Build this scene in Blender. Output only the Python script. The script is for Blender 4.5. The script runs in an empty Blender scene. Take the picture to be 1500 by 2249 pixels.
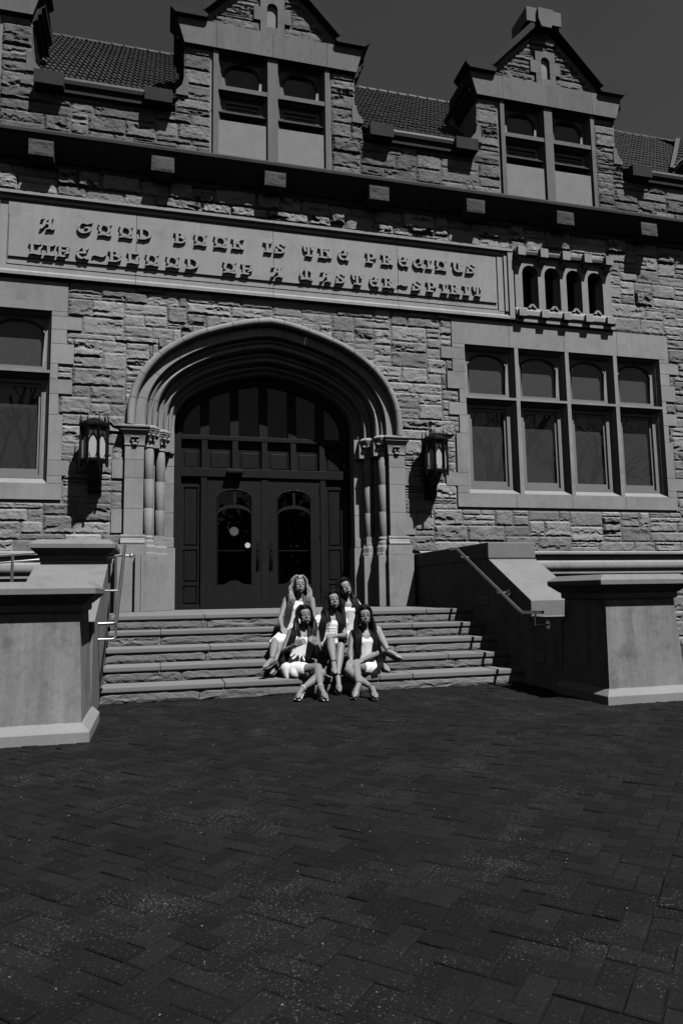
import bpy, bmesh, math, random
import numpy as np
from mathutils import Vector, Matrix, noise
R_ = random.Random(7)
PI = math.pi
scene = bpy.context.scene
C = scene.collection

# ------------------------------------------------------------------ camera
cam_d = bpy.data.cameras.new('camera'); cam = bpy.data.objects.new('camera', cam_d); C.objects.link(cam)
yaw, pit, rol = (math.radians(a) for a in (14.64157, 6.56349, -0.89249))
fw = Vector((math.sin(yaw)*math.cos(pit), math.cos(yaw)*math.cos(pit), math.sin(pit)))
rt = Vector((math.cos(yaw), -math.sin(yaw), 0)); up = rt.cross(fw)
r2 = rt*math.cos(rol)+up*math.sin(rol); u2 = -rt*math.sin(rol)+up*math.cos(rol)
CAM = Vector((-1.983, -12.714, 1.245))
M = Matrix((r2, u2, -fw)).transposed().to_4x4(); M.translation = CAM
cam.matrix_world = M
cam_d.sensor_fit = 'HORIZONTAL'; cam_d.sensor_width = 24; cam_d.lens = 1538.98/1500*24
cam_d.clip_start = .05; cam_d.clip_end = 2000
scene.camera = cam
def proj(p):
    d = Vector(p)-CAM; z = d.dot(fw)
    return (750+1538.98*d.dot(r2)/z, 1124.5-1538.98*d.dot(u2)/z, z)
# ------------------------------------------------------------------ light
SUN = Vector((-.48, 1, -1.8)).normalized()
w = bpy.data.worlds.new('World'); scene.world = w; w.use_nodes = True
nt = w.node_tree; bg = nt.nodes['Background']
sky = nt.nodes.new('ShaderNodeTexSky'); sky.sky_type = 'NISHITA'; sky.sun_disc = False
sky.sun_elevation = math.asin(-SUN.z); sky.sun_rotation = math.atan2(-SUN.x, -SUN.y)
sky.air_density = 1.0; sky.dust_density = 0.0; sky.ozone_density = 1.0
sep = nt.nodes.new('ShaderNodeSeparateColor')      # black and white film: one colour channel behind a dense filter
nt.links.new(sky.outputs[0], sep.inputs[0])
dens = nt.nodes.new('ShaderNodeMath'); dens.operation = 'MULTIPLY'; dens.inputs[1].default_value = .33
nt.links.new(sep.outputs[2], dens.inputs[0]); nt.links.new(dens.outputs[0], bg.inputs[0])
bg.inputs[1].default_value = .05
sun_d = bpy.data.lights.new('sun', 'SUN'); sun_d.energy = 5.0; sun_d.angle = math.radians(.53); sun_d.color = (1, 1, 1)
sun = bpy.data.objects.new('sun', sun_d); C.objects.link(sun)
sun.rotation_euler = SUN.to_track_quat('-Z', 'Y').to_euler(); sun.location = (8, -25, 40)
scene.view_settings.view_transform = 'Standard'; scene.view_settings.look = 'None'
scene.view_settings.exposure = 0; scene.view_settings.gamma = 1; scene.view_settings.use_curve_mapping = False
scene.render.engine = 'CYCLES'; scene.cycles.diffuse_bounces = 0; scene.cycles.max_bounces = 6; scene.cycles.transparent_max_bounces = 12

# ------------------------------------------------------------------ materials
def mat(name, base, var=.25, scale=3., bump=.15, bscale=60., bdist=.01, rough=.85, isl=0., spec=.25, streak=0., speck=0., metal=0., dark=0., darkscale=1.2):
    m = bpy.data.materials.new(name); m.use_nodes = True; t = m.node_tree; N = t.nodes; L = t.links
    b = N['Principled BSDF']; b.inputs['Roughness'].default_value = rough; b.inputs['Metallic'].default_value = metal
    b.inputs['Specular IOR Level'].default_value = spec
    co = N.new('ShaderNodeTexCoord'); geo = N.new('ShaderNodeNewGeometry')
    pos = geo.outputs['Position']
    def mth(op, a, c=None, clamp=False):
        n = N.new('ShaderNodeMath'); n.operation = op; n.use_clamp = clamp
        for i, v in enumerate((a, c)):
            if v is None: continue
            if isinstance(v, (int, float)): n.inputs[i].default_value = v
            else: L.new(v, n.inputs[i])
        return n.outputs[0]
    def nz(sc, det=5., ro=.6, vec=None):
        n = N.new('ShaderNodeTexNoise'); n.inputs['Scale'].default_value = sc; n.inputs['Detail'].default_value = det; n.inputs['Roughness'].default_value = ro
        L.new(vec or pos, n.inputs['Vector']); return n.outputs['Fac']
    f1 = nz(scale)
    v = mth('ADD', 1-var, mth('MULTIPLY', f1, 2*var))
    f2 = nz(scale*14, 4.); f3 = nz(scale*55, 3., .7)
    v = mth('MULTIPLY', v, mth('ADD', 1-var*.8, mth('MULTIPLY', f2, var*1.6))); v = mth('MULTIPLY', v, mth('ADD', 1-var*.8, mth('MULTIPLY', f3, var*1.6)))
    if isl:
        oi_ = N.new('ShaderNodeObjectInfo'); rnd = mth('FRACT', mth('ADD', geo.outputs['Random Per Island'], oi_.outputs['Random']))
        v = mth('MULTIPLY', v, mth('ADD', 1-isl, mth('MULTIPLY', rnd, 2*isl)))
    if streak:
        mp = N.new('ShaderNodeMapping'); mp.inputs['Scale'].default_value = (8, 8, .45); L.new(pos, mp.inputs['Vector'])
        s = nz(1., 5., .65, mp.outputs[0]); v = mth('MULTIPLY', v, mth('ADD', 1-streak, mth('MULTIPLY', s, 2*streak)))
    if dark:
        d = nz(darkscale, 6., .7); r = N.new('ShaderNodeMapRange'); r.inputs[1].default_value = .5; r.inputs[2].default_value = .72
        L.new(d, r.inputs[0]); v = mth('MULTIPLY', v, mth('SUBTRACT', 1, mth('MULTIPLY', r.outputs[0], dark)))
    v = mth('MULTIPLY', v, base)
    if speck:   # pale grit and efflorescence lying on the surface in drifts
        dr = nz(1.7, 6., .7); a = N.new('ShaderNodeMapRange'); a.inputs[1].default_value = .44; a.inputs[2].default_value = .70; L.new(dr, a.inputs[0])
        g = nz(95., 3., .75); thr = mth('SUBTRACT', .640, mth('MULTIPLY', a.outputs[0], .12))
        sp = mth('MULTIPLY', mth('SUBTRACT', g, thr), 9., True); sp.node.use_clamp = True
        v = mth('ADD', v, mth('MULTIPLY', sp, speck))
    cmb = N.new('ShaderNodeCombineColor')
    for i in range(3): L.new(v, cmb.inputs[i])
    L.new(cmb.outputs[0], b.inputs['Base Color'])
    if bump:
        bn = N.new('ShaderNodeBump'); bn.inputs['Strength'].default_value = bump; bn.inputs['Distance'].default_value = bdist
        h = mth('ADD', nz(bscale, 6., .65), mth('MULTIPLY', nz(bscale*.22, 4.), 1.3)); L.new(h, bn.inputs['Height']); L.new(bn.outputs[0], b.inputs['Normal'])
    return m
MT = {}
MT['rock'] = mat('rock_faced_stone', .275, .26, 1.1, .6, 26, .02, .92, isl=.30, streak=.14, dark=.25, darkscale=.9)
MT['rock_up'] = mat('sooty_vignetted_rock_stone', .175, .30, 1.1, .6, 26, .02, .92, isl=.32, streak=.2, dark=.35, darkscale=.9)  # above the cornice: soot, with lens vignetting also put into the colour
MT['block_up'] = mat('weathered_vignetted_blocks', .165, .25, 1.6, .15, 70, .005, .88, isl=.10, streak=.25, dark=.35, darkscale=1.6)  # dormer blocks: weathering plus painted-in lens falloff
MT['trim_up'] = mat('weathered_vignetted_limestone', .165, .22, 1.6, .15, 70, .005, .88, streak=.22, dark=.3, darkscale=1.6)  # base colour lowered partly for weathering, partly to imitate lens vignetting
MT['trim'] = mat('dressed_limestone', .30, .20, 1.3, .14, 70, .005, .85, streak=.17, dark=.28, darkscale=1.5)
MT['block'] = mat('dressed_limestone_blocks', .30, .20, 1.3, .14, 70, .005, .85, isl=.11, streak=.17, dark=.28, darkscale=1.5)
MT['panelm'] = mat('inscription_limestone', .33, .14, 1.5, .12, 70, .004, .85, streak=.20, dark=.18, darkscale=2.2)
MT['mortar'] = mat('mortar', .26, .2, 4, .3, 50, .01, .95)
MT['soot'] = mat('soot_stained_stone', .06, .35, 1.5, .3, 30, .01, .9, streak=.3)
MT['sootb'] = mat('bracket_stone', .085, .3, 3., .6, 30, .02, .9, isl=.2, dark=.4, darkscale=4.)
MT['copd'] = mat('dark_coping_stone', .035, .3, 2., .2, 40, .01, .9, streak=.2)
MT['cast'] = mat('weathered_pedestal_stone', .245, .26, 1.3, .22, 45, .006, .88, streak=.58, dark=.46, darkscale=2.2)
MT['castc'] = mat('weathered_coping_stone', .22, .2, 2., .16, 50, .006, .85, dark=.2, darkscale=3.)
MT['base'] = mat('pale_plinth_stone', .28, .12, 2., .1, 60, .005, .85, dark=.1)
MT['tread'] = mat('worn_step_stone', .215, .12, 2.2, .12, 80, .004, .8, isl=.06)
MT['riser'] = mat('rock_faced_riser', .23, .2, 2., .6, 30, .02, .92, isl=.10)
MT['tile'] = mat('clay_roof_tile', .021, .3, 3., .15, 60, .004, .6, isl=.3, spec=.4)
MT['gutter'] = mat('pale_metal_gutter', .075, .25, 2., .1, 40, .004, .6, streak=.3)
MT['wood'] = mat('dark_varnished_oak', .0145, .3, 1.2, .12, 80, .003, .55, streak=.35, spec=.15)
MT['woodp'] = mat('dark_oak_panel', .012, .3, 1.2, .12, 80, .003, .55, streak=.35, spec=.15)
MT['sash'] = mat('painted_window_sash', .22, .08, 2., .05, 60, .003, .6)
MT['sashd'] = mat('brown_painted_sash', .075, .1, 2., .05, 60, .003, .6)
MT['blind'] = mat('window_blind', .105, .06, 2., .0, rough=.9)
MT['blindw'] = mat('pale_blind', .36, .06, 2., .0, rough=.9)
MT['blindl'] = mat('grey_lower_blind', .068, .10, 2., .0, rough=.9)
MT['blindd'] = mat('dark_insect_screen', .075, .1, 4., .0, rough=.9)
MT['inside'] = mat('dim_interior', .05, .1, 2., .0, rough=.9)
MT['iron'] = mat('black_wrought_iron', .005, .3, 8., .2, 60, .003, .6, spec=.12)
MT['opal'] = mat('opal_lantern_glass', .48, .05, 3., .0, rough=.35, spec=.5)
MT['amber'] = mat('amber_lantern_glass', .05, .3, 14., .0, rough=.35, spec=.5)
MT['steel'] = mat('brushed_steel', .45, .1, 9., .0, rough=.42, metal=1.)
MT['brick'] = mat('clay_paver', .0122, .34, 2.3, .6, 90, .006, .92, isl=.27, speck=.11, spec=.12)
MT['sand'] = mat('joint_sand', .006, .4, 6., .3, 90, .004, .95, speck=.05)
MT['soil'] = mat('mulch', .04, .5, 14., .6, 40, .03, .95)
MT['leaf'] = mat('groundcover_leaf', .05, .3, 9., .0, rough=.6, isl=.4)
MT['bark'] = mat('tree_bark', .32, .3, 9., .4, 30, .02, .95)
MT['letter'] = mat('letter_stone', .34, .08, 2., .06, 90, .003, .85)
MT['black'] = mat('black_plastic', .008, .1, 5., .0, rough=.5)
MT['white'] = mat('white_sticker', .62, .03, 5., .0, rough=.6)
MT['grey'] = mat('grey_sticker', .10, .3, 60., .0, rough=.6)
MT['step_light'] = mat('bronze_light_frame', .07, .2, 9., .05, 60, .003, .5, metal=.4)
def glassmat(name, f0=.0, tint=.92, rough=0.):
    m = bpy.data.materials.new(name); m.use_nodes = True; t = m.node_tree; N = t.nodes; L = t.links; N.clear()
    o = N.new('ShaderNodeOutputMaterial'); mx = N.new('ShaderNodeMixShader'); tr = N.new('ShaderNodeBsdfTransparent'); gl = N.new('ShaderNodeBsdfGlossy')
    tr.inputs[0].default_value = (tint, tint, tint, 1); gl.inputs['Roughness'].default_value = rough; gl.inputs[0].default_value = (.95, .95, .95, 1)
    fr = N.new('ShaderNodeFresnel'); ge = N.new('ShaderNodeNewGeometry'); io = N.new('ShaderNodeMath'); io.operation = 'MULTIPLY_ADD'; io.inputs[1].default_value = 1/1.5-1.5; io.inputs[2].default_value = 1.5
    L.new(ge.outputs['Backfacing'], io.inputs[0]); L.new(io.outputs[0], fr.inputs[0])       # a thin sheet: same reflectance from both sides
    mu = N.new('ShaderNodeMath'); mu.operation = 'MULTIPLY_ADD'; mu.use_clamp = True; mu.inputs[1].default_value = 1.0; mu.inputs[2].default_value = f0
    L.new(fr.outputs[0], mu.inputs[0]); L.new(mu.outputs[0], mx.inputs[0]); L.new(tr.outputs[0], mx.inputs[1]); L.new(gl.outputs[0], mx.inputs[2]); L.new(mx.outputs[0], o.inputs[0])
    return m
MT['glass'] = glassmat('window_glass')
MT['dglass'] = glassmat('door_glass', .0, .6)

# ------------------------------------------------------------------ helpers
class MB:
    def __init__(s): s.v = []; s.f = []
    def add(s, vs, fs):
        n = len(s.v); s.v += [tuple(p) for p in vs]; s.f += [tuple(i+n for i in f) for f in fs]; return s
    def box(s, x0, x1, y0, y1, z0, z1, b=0.):
        if b <= 0:
            vs = [(x, y, z) for x in (x0, x1) for y in (y0, y1) for z in (z0, z1)]
            return s.add(vs, [(0, 1, 3, 2), (4, 6, 7, 5), (0, 4, 5, 1), (2, 3, 7, 6), (0, 2, 6, 4), (1, 5, 7, 3)])
        bm = bmesh.new(); bmesh.ops.create_cube(bm, size=1)
        for q in bm.verts: q.co = Vector(((x0+x1)/2+q.co.x*(x1-x0), (y0+y1)/2+q.co.y*(y1-y0), (z0+z1)/2+q.co.z*(z1-z0)))
        bmesh.ops.bevel(bm, geom=bm.edges[:], offset=b, segments=2, profile=.6, affect='EDGES')
        s.bm(bm); return s
    def bm(s, bm):
        bm.verts.index_update(); s.add([v.co for v in bm.verts], [[v.index for v in f.verts] for f in bm.faces]); bm.free()
    def prism(s, poly, axis, a, b):
        # poly 2D list; axis 'x' -> (y,z), 'y' -> (x,z), 'z' -> (x,y)
        n = len(poly)
        def p3(p, t): return (t, p[0], p[1]) if axis == 'x' else ((p[0], t, p[1]) if axis == 'y' else (p[0], p[1], t))
        vs = [p3(p, a) for p in poly]+[p3(p, b) for p in poly]
        fs = [tuple(range(n)), tuple(range(2*n-1, n-1, -1))]+[(i, i+n, (i+1) % n+n, (i+1) % n) for i in range(n)]
        return s.add(vs, fs)
    def tube(s, pts, r, n=10, cap=True):
        pts = [Vector(p) for p in pts]; rs = r if isinstance(r, (list, tuple)) else [r]*len(pts)
        d0 = (pts[1]-pts[0]).normalized(); nx = d0.orthogonal().normalized(); base = len(s.v); vs = []; fs = []
        for i, p in enumerate(pts):
            d = (pts[min(i+1, len(pts)-1)]-pts[max(i-1, 0)]).normalized()
            nx = (nx-d*nx.dot(d)).normalized(); ny = d.cross(nx)
            for k in range(n):
                a = 2*PI*k/n; vs.append(p+(nx*math.cos(a)+ny*math.sin(a))*rs[i])
        for i in range(len(pts)-1):
            for k in range(n): fs.append((i*n+k, i*n+(k+1) % n, (i+1)*n+(k+1) % n, (i+1)*n+k))
        if cap: fs += [tuple(range(n-1, -1, -1)), tuple(range((len(pts)-1)*n, len(pts)*n))]
        return s.add(vs, fs)
    def lathe(s, prof, c, n=20, a0=0., a1=2*PI):
        full = abs(a1-a0-2*PI) < 1e-6; m = n if full else n+1; vs = []; fs = []
        for r, z in prof:
            for k in range(m):
                a = a0+(a1-a0)*k/n; vs.append((c[0]+r*math.cos(a), c[1]+r*math.sin(a), c[2]+z))
        for i in range(len(prof)-1):
            for k in range(n):
                k2 = (k+1) % m; fs.append((i*m+k, i*m+k2, (i+1)*m+k2, (i+1)*m+k))
        if full: fs += [tuple(range(m-1, -1, -1)), tuple(range((len(prof)-1)*m, len(prof)*m))]
        return s.add(vs, fs)
    def sphere(s, c, r, n=10):
        rr = r if isinstance(r, (tuple, list)) else (r, r, r); vs = []; fs = []; m = n//2+1
        for i in range(m):
            th = PI*i/(m-1)
            for k in range(n):
                ph = 2*PI*k/n; vs.append((c[0]+rr[0]*math.sin(th)*math.cos(ph), c[1]+rr[1]*math.sin(th)*math.sin(ph), c[2]+rr[2]*math.cos(th)))
        for i in range(m-1):
            for k in range(n): fs.append((i*n+k, (i+1)*n+k, (i+1)*n+(k+1) % n, i*n+(k+1) % n))
        return s.add(vs, fs)
    def build(s, name, m, parent=None, smooth=None, kind=None):
        me = bpy.data.meshes.new(name); me.from_pydata(s.v, [], s.f); me.materials.append(MT[m] if isinstance(m, str) else m)
        if smooth is not None:
            bm = bmesh.new(); bm.from_mesh(me); bmesh.ops.remove_doubles(bm, verts=bm.verts, dist=1e-5); bmesh.ops.recalc_face_normals(bm, faces=bm.faces)
            for f in bm.faces: f.smooth = True
            for e in bm.edges:
                if len(e.link_faces) == 2 and e.calc_face_angle(0) > math.radians(smooth): e.smooth = False
            bm.to_mesh(me); bm.free()
        me.update()
        o = bpy.data.objects.new(name, me); C.objects.link(o); par(o, parent)
        if kind: o['kind'] = kind
        return o
def par(o, parent):
    if parent is None: return
    o.parent = parent
    if parent.parent is None and parent.type == 'EMPTY': o.location = -parent.location
def thing(name, label, cat, loc, group=None):
    o = bpy.data.objects.new(name, None); C.objects.link(o); o.location = loc; o.empty_display_size = .1
    o['label'] = label; o['category'] = cat
    if group: o['group'] = group
    return o
def empty_part(name, parent):
    o = bpy.data.objects.new(name, None); C.objects.link(o); par(o, parent); o.empty_display_size = .05; return o
def tagm(o, label, cat, group=None):
    o['label'] = label; o['category'] = cat
    if group: o['group'] = group
    return o
def boxo(name, m, parent, *a, **k): return MB().box(*a, **k).build(name, m, parent)
def arcpts(x0, x1, zs, rise, n=12):     # a low Tudor-like arch from springing (x0,zs) to (x1,zs)
    out = []
    for i in range(n+1):
        t = -1+2*i/n; q = abs(t)
        z = zs+rise*(1-q**2.3)**.62*(1-.10*(1-q)*0) ; out.append((x0+(x1-x0)*(t+1)/2, z))
    return out

# ------------------------------------------------------------------ rock-faced ashlar
def rock_mesh(x0, x1, z0, z1, proj_, rng, y=0., back=.03, cell=.044, gap=.0032, amp=1.):
    x0 += gap; x1 -= gap; z0 += gap; z1 -= gap; H = z1-z0
    nx = min(22, max(4, int(round((x1-x0)/cell)))); nz = min(9, max(4, int(round(H/(cell*.75)))))
    sk0 = rng.uniform(-.014, .014); sk1 = rng.uniform(-.014, .014); off = Vector((rng.uniform(0, 50), rng.uniform(0, 50), rng.uniform(0, 50)))
    tilt = rng.uniform(-.35, .35); tz = rng.uniform(-.1, .35); ledges = []
    for _ in range(rng.choice((0, 0, 1, 1, 1, 2))):     # broken ledges: proud above a ragged line, hollow below it
        c = rng.uniform(x0, x1); ledges.append((c, rng.uniform(.10, .34), z0+H*rng.uniform(.22, .72), rng.uniform(.30, .80), rng.uniform(.4, 1.1)*H*.5))
    vs = []; fs = []
    for j in range(nz+1):
        for i in range(nx+1):
            u = i/nx; v = j/nz; x = x0+(x1-x0)*u; z = z0+H*v
            if i in (0, nx): x += (sk0 if i == 0 else sk1)*(v-.5)
            else: x += rng.uniform(-.33, .33)*(x1-x0)/nx
            if 0 < j < nz: z += rng.uniform(-.33, .33)*H/nz
            de = min(x-x0, x1-x, z-z0, z1-z); e = max(0, min(1, de/.016))**.6
            n1 = noise.noise(Vector((x*6, z*8, 0))+off); n2 = noise.noise(Vector((x*17, z*22, 3))+off)
            h = .72+.24*n1+.20*n2+tilt*(u-.5)*.6+tz*(v-.5)*.5
            for c, wd, zl, dp, fall in ledges:
                k = max(0, 1-((x-c)/wd)**2); zz = zl+.35*H*noise.noise(Vector((x*9, c, 7))+off)*.5
                if z < zz and z > zz-fall: h -= dp*min(1, k*1.6)*(1-(zz-z)/fall)**.8
            h = e*max(.003, proj_*h*amp)
            if e == 0: h = .002+max(0, rng.uniform(-.004, .006))
            vs.append((x, y-h, z))
    W = nx+1
    for j in range(nz):
        for i in range(nx):
            a, b, c, d = j*W+i, j*W+i+1, (j+1)*W+i+1, (j+1)*W+i
            if rng.random() < .5: fs += [(a, b, c), (a, c, d)]
            else: fs += [(a, b, d), (b, c, d)]
    rim = [i for i in range(W)]+[j*W+nx for j in range(1, nz+1)]+[nz*W+i for i in range(nx-1, -1, -1)]+[j*W for j in range(nz-1, 0, -1)]
    n0 = len(vs)
    for k in rim: vs.append((vs[k][0], y+back, vs[k][2]))
    m = len(rim)
    for k in range(m): fs.append((rim[k], n0+k, n0+(k+1) % m, rim[(k+1) % m]))
    return vs, fs
STONES = []    # (verts, faces, parent object, projected area)
def ashlar(x0, x1, z0, z1, blocked, parent, rng, y=0., dx=.05, dz=.105, pr=(.022, .046), wide=(.36, 1.1)):
    nx = int(round((x1-x0)/dx)); nzz = int(round((z1-z0)/dz)); dx = (x1-x0)/nx; dz = (z1-z0)/nzz
    occ = np.zeros((nzz, nx), bool); jnt = np.zeros((nzz+1, nx+4), bool)
    for j in range(nzz):
        for i in range(nx):
            if blocked(x0+(i+.5)*dx, z0+(j+.5)*dz): occ[j, i] = True
    for j in range(nzz):
        i = 0
        while i < nx:
            if occ[j, i]: i += 1; continue
            run = 0
            while i+run < nx and not occ[j, i+run]: run += 1
            h = rng.choices((1, 2, 3), (.22, .45, .33))[0]
            wd = rng.uniform(*{1: (.32, .85), 2: (.36, 1.0), 3: (.36, .78)}[h])
            wc = max(3, int(wd/dx))
            if run-wc < 5: wc = run if run <= 18 else run//2
            wc = min(wc, run)
            for _ in range(6):                        # break the bond: no joint straight above another
                e = i+wc
                if e < i+run-4 and j > 0 and jnt[j-1, max(0, e-1):e+2].any(): wc = max(5, wc+rng.choice((-3, -2, 2, 3, 4)))
                else: break
            wc = min(wc, run)
            while h > 1 and (j+h > nzz or occ[j:j+h, i:i+wc].any()): h -= 1
            # avoid thin slivers left above
            if j+h == nzz-1 and not occ[j:j+h+1, i:i+wc].any(): h += 1
            occ[j:j+h, i:i+wc] = True; jnt[j:j+h, i+wc] = True
            a, b, c, d = x0+i*dx, x0+(i+wc)*dx, z0+j*dz, z0+(j+h)*dz
            if (b-a) < .04: i += wc; continue
            pj_ = rng.uniform(*pr)*(1.15 if h > 2 else .9)*(1.7 if rng.random() < .10 else 1)
            if 8.3 < c < 8.7 and rng.random() < .5: pj_ = rng.uniform(.08, .13)
            vs, fs = rock_mesh(a, b, c, d, pj_, rng, y)
            p = proj(((a+b)/2, y, (c+d)/2)); q = proj((a, y, c)); s_ = proj((b, y, d))
            ar = abs((q[0]-s_[0])*(q[1]-s_[1])) if (-80 < p[0] < 1580 and -80 < p[1] < 2300) else 0
            STONES.append((vs, fs, parent, ar, c)); i += wc

# ================================================================== the building
BLD = thing('stone_building', 'sandstone hall with rock-faced ashlar walls, pointed portal arch and gabled dormers', 'building', (0, 0, 0))
rngs = random.Random(11)
TY = -.035      # front of dressed trim
# --- portal arch curves (half, springing to apex)
OUT = [(2.57, 4.25), (2.57, 4.45), (2.55, 4.68), (2.50, 4.90), (2.43, 5.08), (2.33, 5.28), (2.17, 5.49), (1.97, 5.69), (1.70, 5.88), (1.40, 6.05), (1.05, 6.18), (.70, 6.29), (.35, 6.38), (0, 6.425)]
INN = [(1.74, 4.25), (1.74, 4.42), (1.73, 4.56), (1.70, 4.70), (1.64, 4.82), (1.54, 4.95), (1.41, 5.06), (1.24, 5.17), (1.04, 5.27), (.84, 5.35), (.62, 5.42), (.41, 5.47), (.20, 5.51), (0, 5.535)]
def resamp(P, n):
    P = np.array(P, float); d = np.r_[0, np.cumsum(np.hypot(*np.diff(P, axis=0).T))]; t = np.linspace(0, d[-1], n+1)
    return np.c_[np.interp(t, d, P[:, 0]), np.interp(t, d, P[:, 1])]
NS = 40
Oh, Ih = resamp(OUT, NS), resamp(INN, NS)
OC = np.vstack([Oh*[-1, 1], Oh[::-1][1:]]); IC = np.vstack([Ih*[-1, 1], Ih[::-1][1:]])     # full curves, 2*NS+1 samples
def arch_pt(u, s):     # u across the mouldings, s 0..1 along the arch
    t = s*2*NS; i = min(int(t), 2*NS-1); f = t-i
    o = OC[i]*(1-f)+OC[i+1]*f; n = IC[i]*(1-f)+IC[i+1]*f
    return o+(n-o)*u
def zout(x, shrink=0.):
    ax = abs(x)/(1-shrink)
    if ax >= 2.57: return 0
    xs = [p[0] for p in OUT][::-1]; zs = [p[1] for p in OUT][::-1]
    return float(np.interp(ax, xs, zs))
def in_arch(x, z): return z < 4.3 and abs(x) < 2.5 or (z < zout(x, .025)-.07)
# --- dressed surround outlines: (z0, z1, outer x) for the right window's left side
QL = [(6.15, 6.77, 3.69), (5.91, 6.15, 3.45), (5.65, 5.91, 3.69), (5.29, 5.65, 3.565), (5.01, 5.29, 3.82), (4.75, 5.01, 3.58), (4.38, 4.75, 3.80), (3.58, 4.38, 3.72), (3.31, 3.58, 3.475), (2.89, 3.31, 3.71)]
WR0, WR1 = 3.968, 8.60       # opening extents, right group
def qmap(side):              # rows of the surround for a group, in world x
    rows = []
    for z0, z1, x in QL:
        l, r = x, 12.53-x
        if side < 0: l, r = -(12.53-x)+.09, -x+.09
        rows.append((z0, z1, l, r))
    return rows
QROWS = qmap(1)+qmap(-1)
PORTQ = [(3.29, 3.62, 2.80), (2.33, 2.75, 2.80)]
DORM = [(.06, 0), (6.15, 1), (-6.05, 2)]
def blocked_main(x, z):
    if z > 8.92: return True
    if -5.1 < x < 5.1 and 6.82 < z < 8.36: return True
    if 5.12 < x < 7.46 and 6.75 < z < 8.3: return True
    for z0, z1, l, r in QROWS:
        if z0 <= z < z1 and l < x < r: return True
    for z0, z1, q in PORTQ:
        if z0 < z < z1 and abs(x) < q: return True
    if abs(x) < 2.58 and z < 4.25: return True
    return in_arch(x, z)
# --- mortar backing of the wall, with openings left out
mb = MB(); YB0, YB1 = .006, .55
xs = sorted(set([-9.0, 12.6, -8.52, -3.86, WR0, WR1, 5.3, 7.27, -2.57, 2.57]+[round(-2.57+.0857*i, 4) for i in range(61)]))
def holes(xm):
    h = []
    if abs(xm) < 2.57: h.append((0.9, zout(xm)-.09))
    if WR0 < xm < WR1 or -8.52 < xm < -3.86: h.append((3.17, 6.24))
    if 5.3 < xm < 7.27: h.append((7.1, 8.07))
    return h
for a, b in zip(xs[:-1], xs[1:]):
    z = -.3
    for h0, h1 in sorted(holes((a+b)/2)):
        if h0 > z: mb.box(a, b, YB0, YB1, z, h0)
        z = h1
    mb.box(a, b, YB0, YB1, z, 10.36)
WALL = mb.build('wall', 'mortar', BLD)
# interior so that panes look into dim rooms
mb = MB().box(-9, 12.6, 3.4, 3.5, -.3, 10.4).box(-9, 12.6, .56, 3.4, 10.36, 10.44).box(-9, 12.6, .56, 3.4, 6.6, 6.7).box(-9, 12.6, .85, 3.4, .8, .95).box(-9.1, -9, .02, 4, -.3, 10.4).box(12.6, 12.7, .02, 4, -.3, 10.4).box(-2.2, -2.1, .9, 3.4, .95, 6.6).box(2.1, 2.2, .9, 3.4, .95, 6.6)
mb.build('interior_wall', 'inside', BLD)
ashlar(-9., 12.6, 2.0, 8.915, blocked_main, WALL, rngs)
ashlar(2.85, 12.6, 0.0, 1.5, lambda x, z: False, WALL, rngs, y=-.04)
ashlar(-9., -2.85, 0.0, 1.5, lambda x, z: False, WALL, rngs, y=-.04)
boxo('foundation_backing', 'mortar', BLD, 2.86, 12.6, -.03, .03, -.2, 1.52); boxo('foundation_backing', 'mortar', BLD, -9, -2.86, -.03, .03, -.2, 1.52)
# --- water table
prof = [(.03, 2.03), (-.04, 2.015), (-.11, 1.985), (-.11, 1.95), (-.03, 1.90), (-.03, 1.825), (-.08, 1.815), (-.125, 1.785), (-.145, 1.72), (-.13, 1.655), (-.09, 1.615), (-.09, 1.59), (-.11, 1.585), (-.11, 1.555), (-.06, 1.5), (.03, 1.5)]
for a, b in [(2.86, 4.6), (4.605, 6.85), (6.855, 9.1), (9.105, 12.6), (-4.7, -2.86), (-9, -4.705)]:
    MB().prism(prof, 'x', a, b).build('water_table', 'trim', BLD, smooth=35)

# --- inscription panel
PAN = MB().box(-5.1, 5.1, -.03, .05, 6.84, 8.38).build('inscription_panel', 'panelm', BLD)
jx = [-5.1, -2.463, .052, 2.556, 5.1]
for a, b in zip(jx[:-1], jx[1:]):
    g = .004; e0 = a == -5.1; e1 = b == 5.1
    # moulded frame: top ledge, top fillet, bottom ledge
    MB().prism([(.0, 8.39), (-.13, 8.355), (-.13, 8.30), (-.075, 8.265), (-.075, 8.22), (-.05, 8.20), (0, 8.20)], 'x', a+g, b-g).build('panel_moulding', 'panelm', PAN, smooth=30)
    MB().prism([(.0, 7.02), (-.055, 7.01), (-.055, 6.93), (-.11, 6.88), (-.11, 6.825), (0, 6.80)], 'x', a+g, b-g).build('panel_moulding', 'panelm', PAN, smooth=30)
    MB().box(max(a, -4.6)+g, min(b, 4.72)-g, -.085, -.02, 7.155, 7.98, .004).build('panel_field', 'panelm', PAN)
    MB().box((a if not e0 else -4.62)+g, (b if not e1 else 4.74)-g, -.055, -.02, 7.03, 8.19).build('panel_ground', 'panelm', PAN)
for sx in (-1, 1):
    for q0, q1, y in ((4.985, 5.1, -.115), (4.90, 4.965, -.09), (4.76, 4.885, -.06)):
        a, b = (q0, q1) if sx > 0 else (-q1, -q0)
        MB().box(a, b, y, -.01, 6.99 if q0 < 4.98 else 6.84, 8.2 if q0 < 4.98 else 8.34, .006).build('panel_moulding', 'panelm', PAN)
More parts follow.
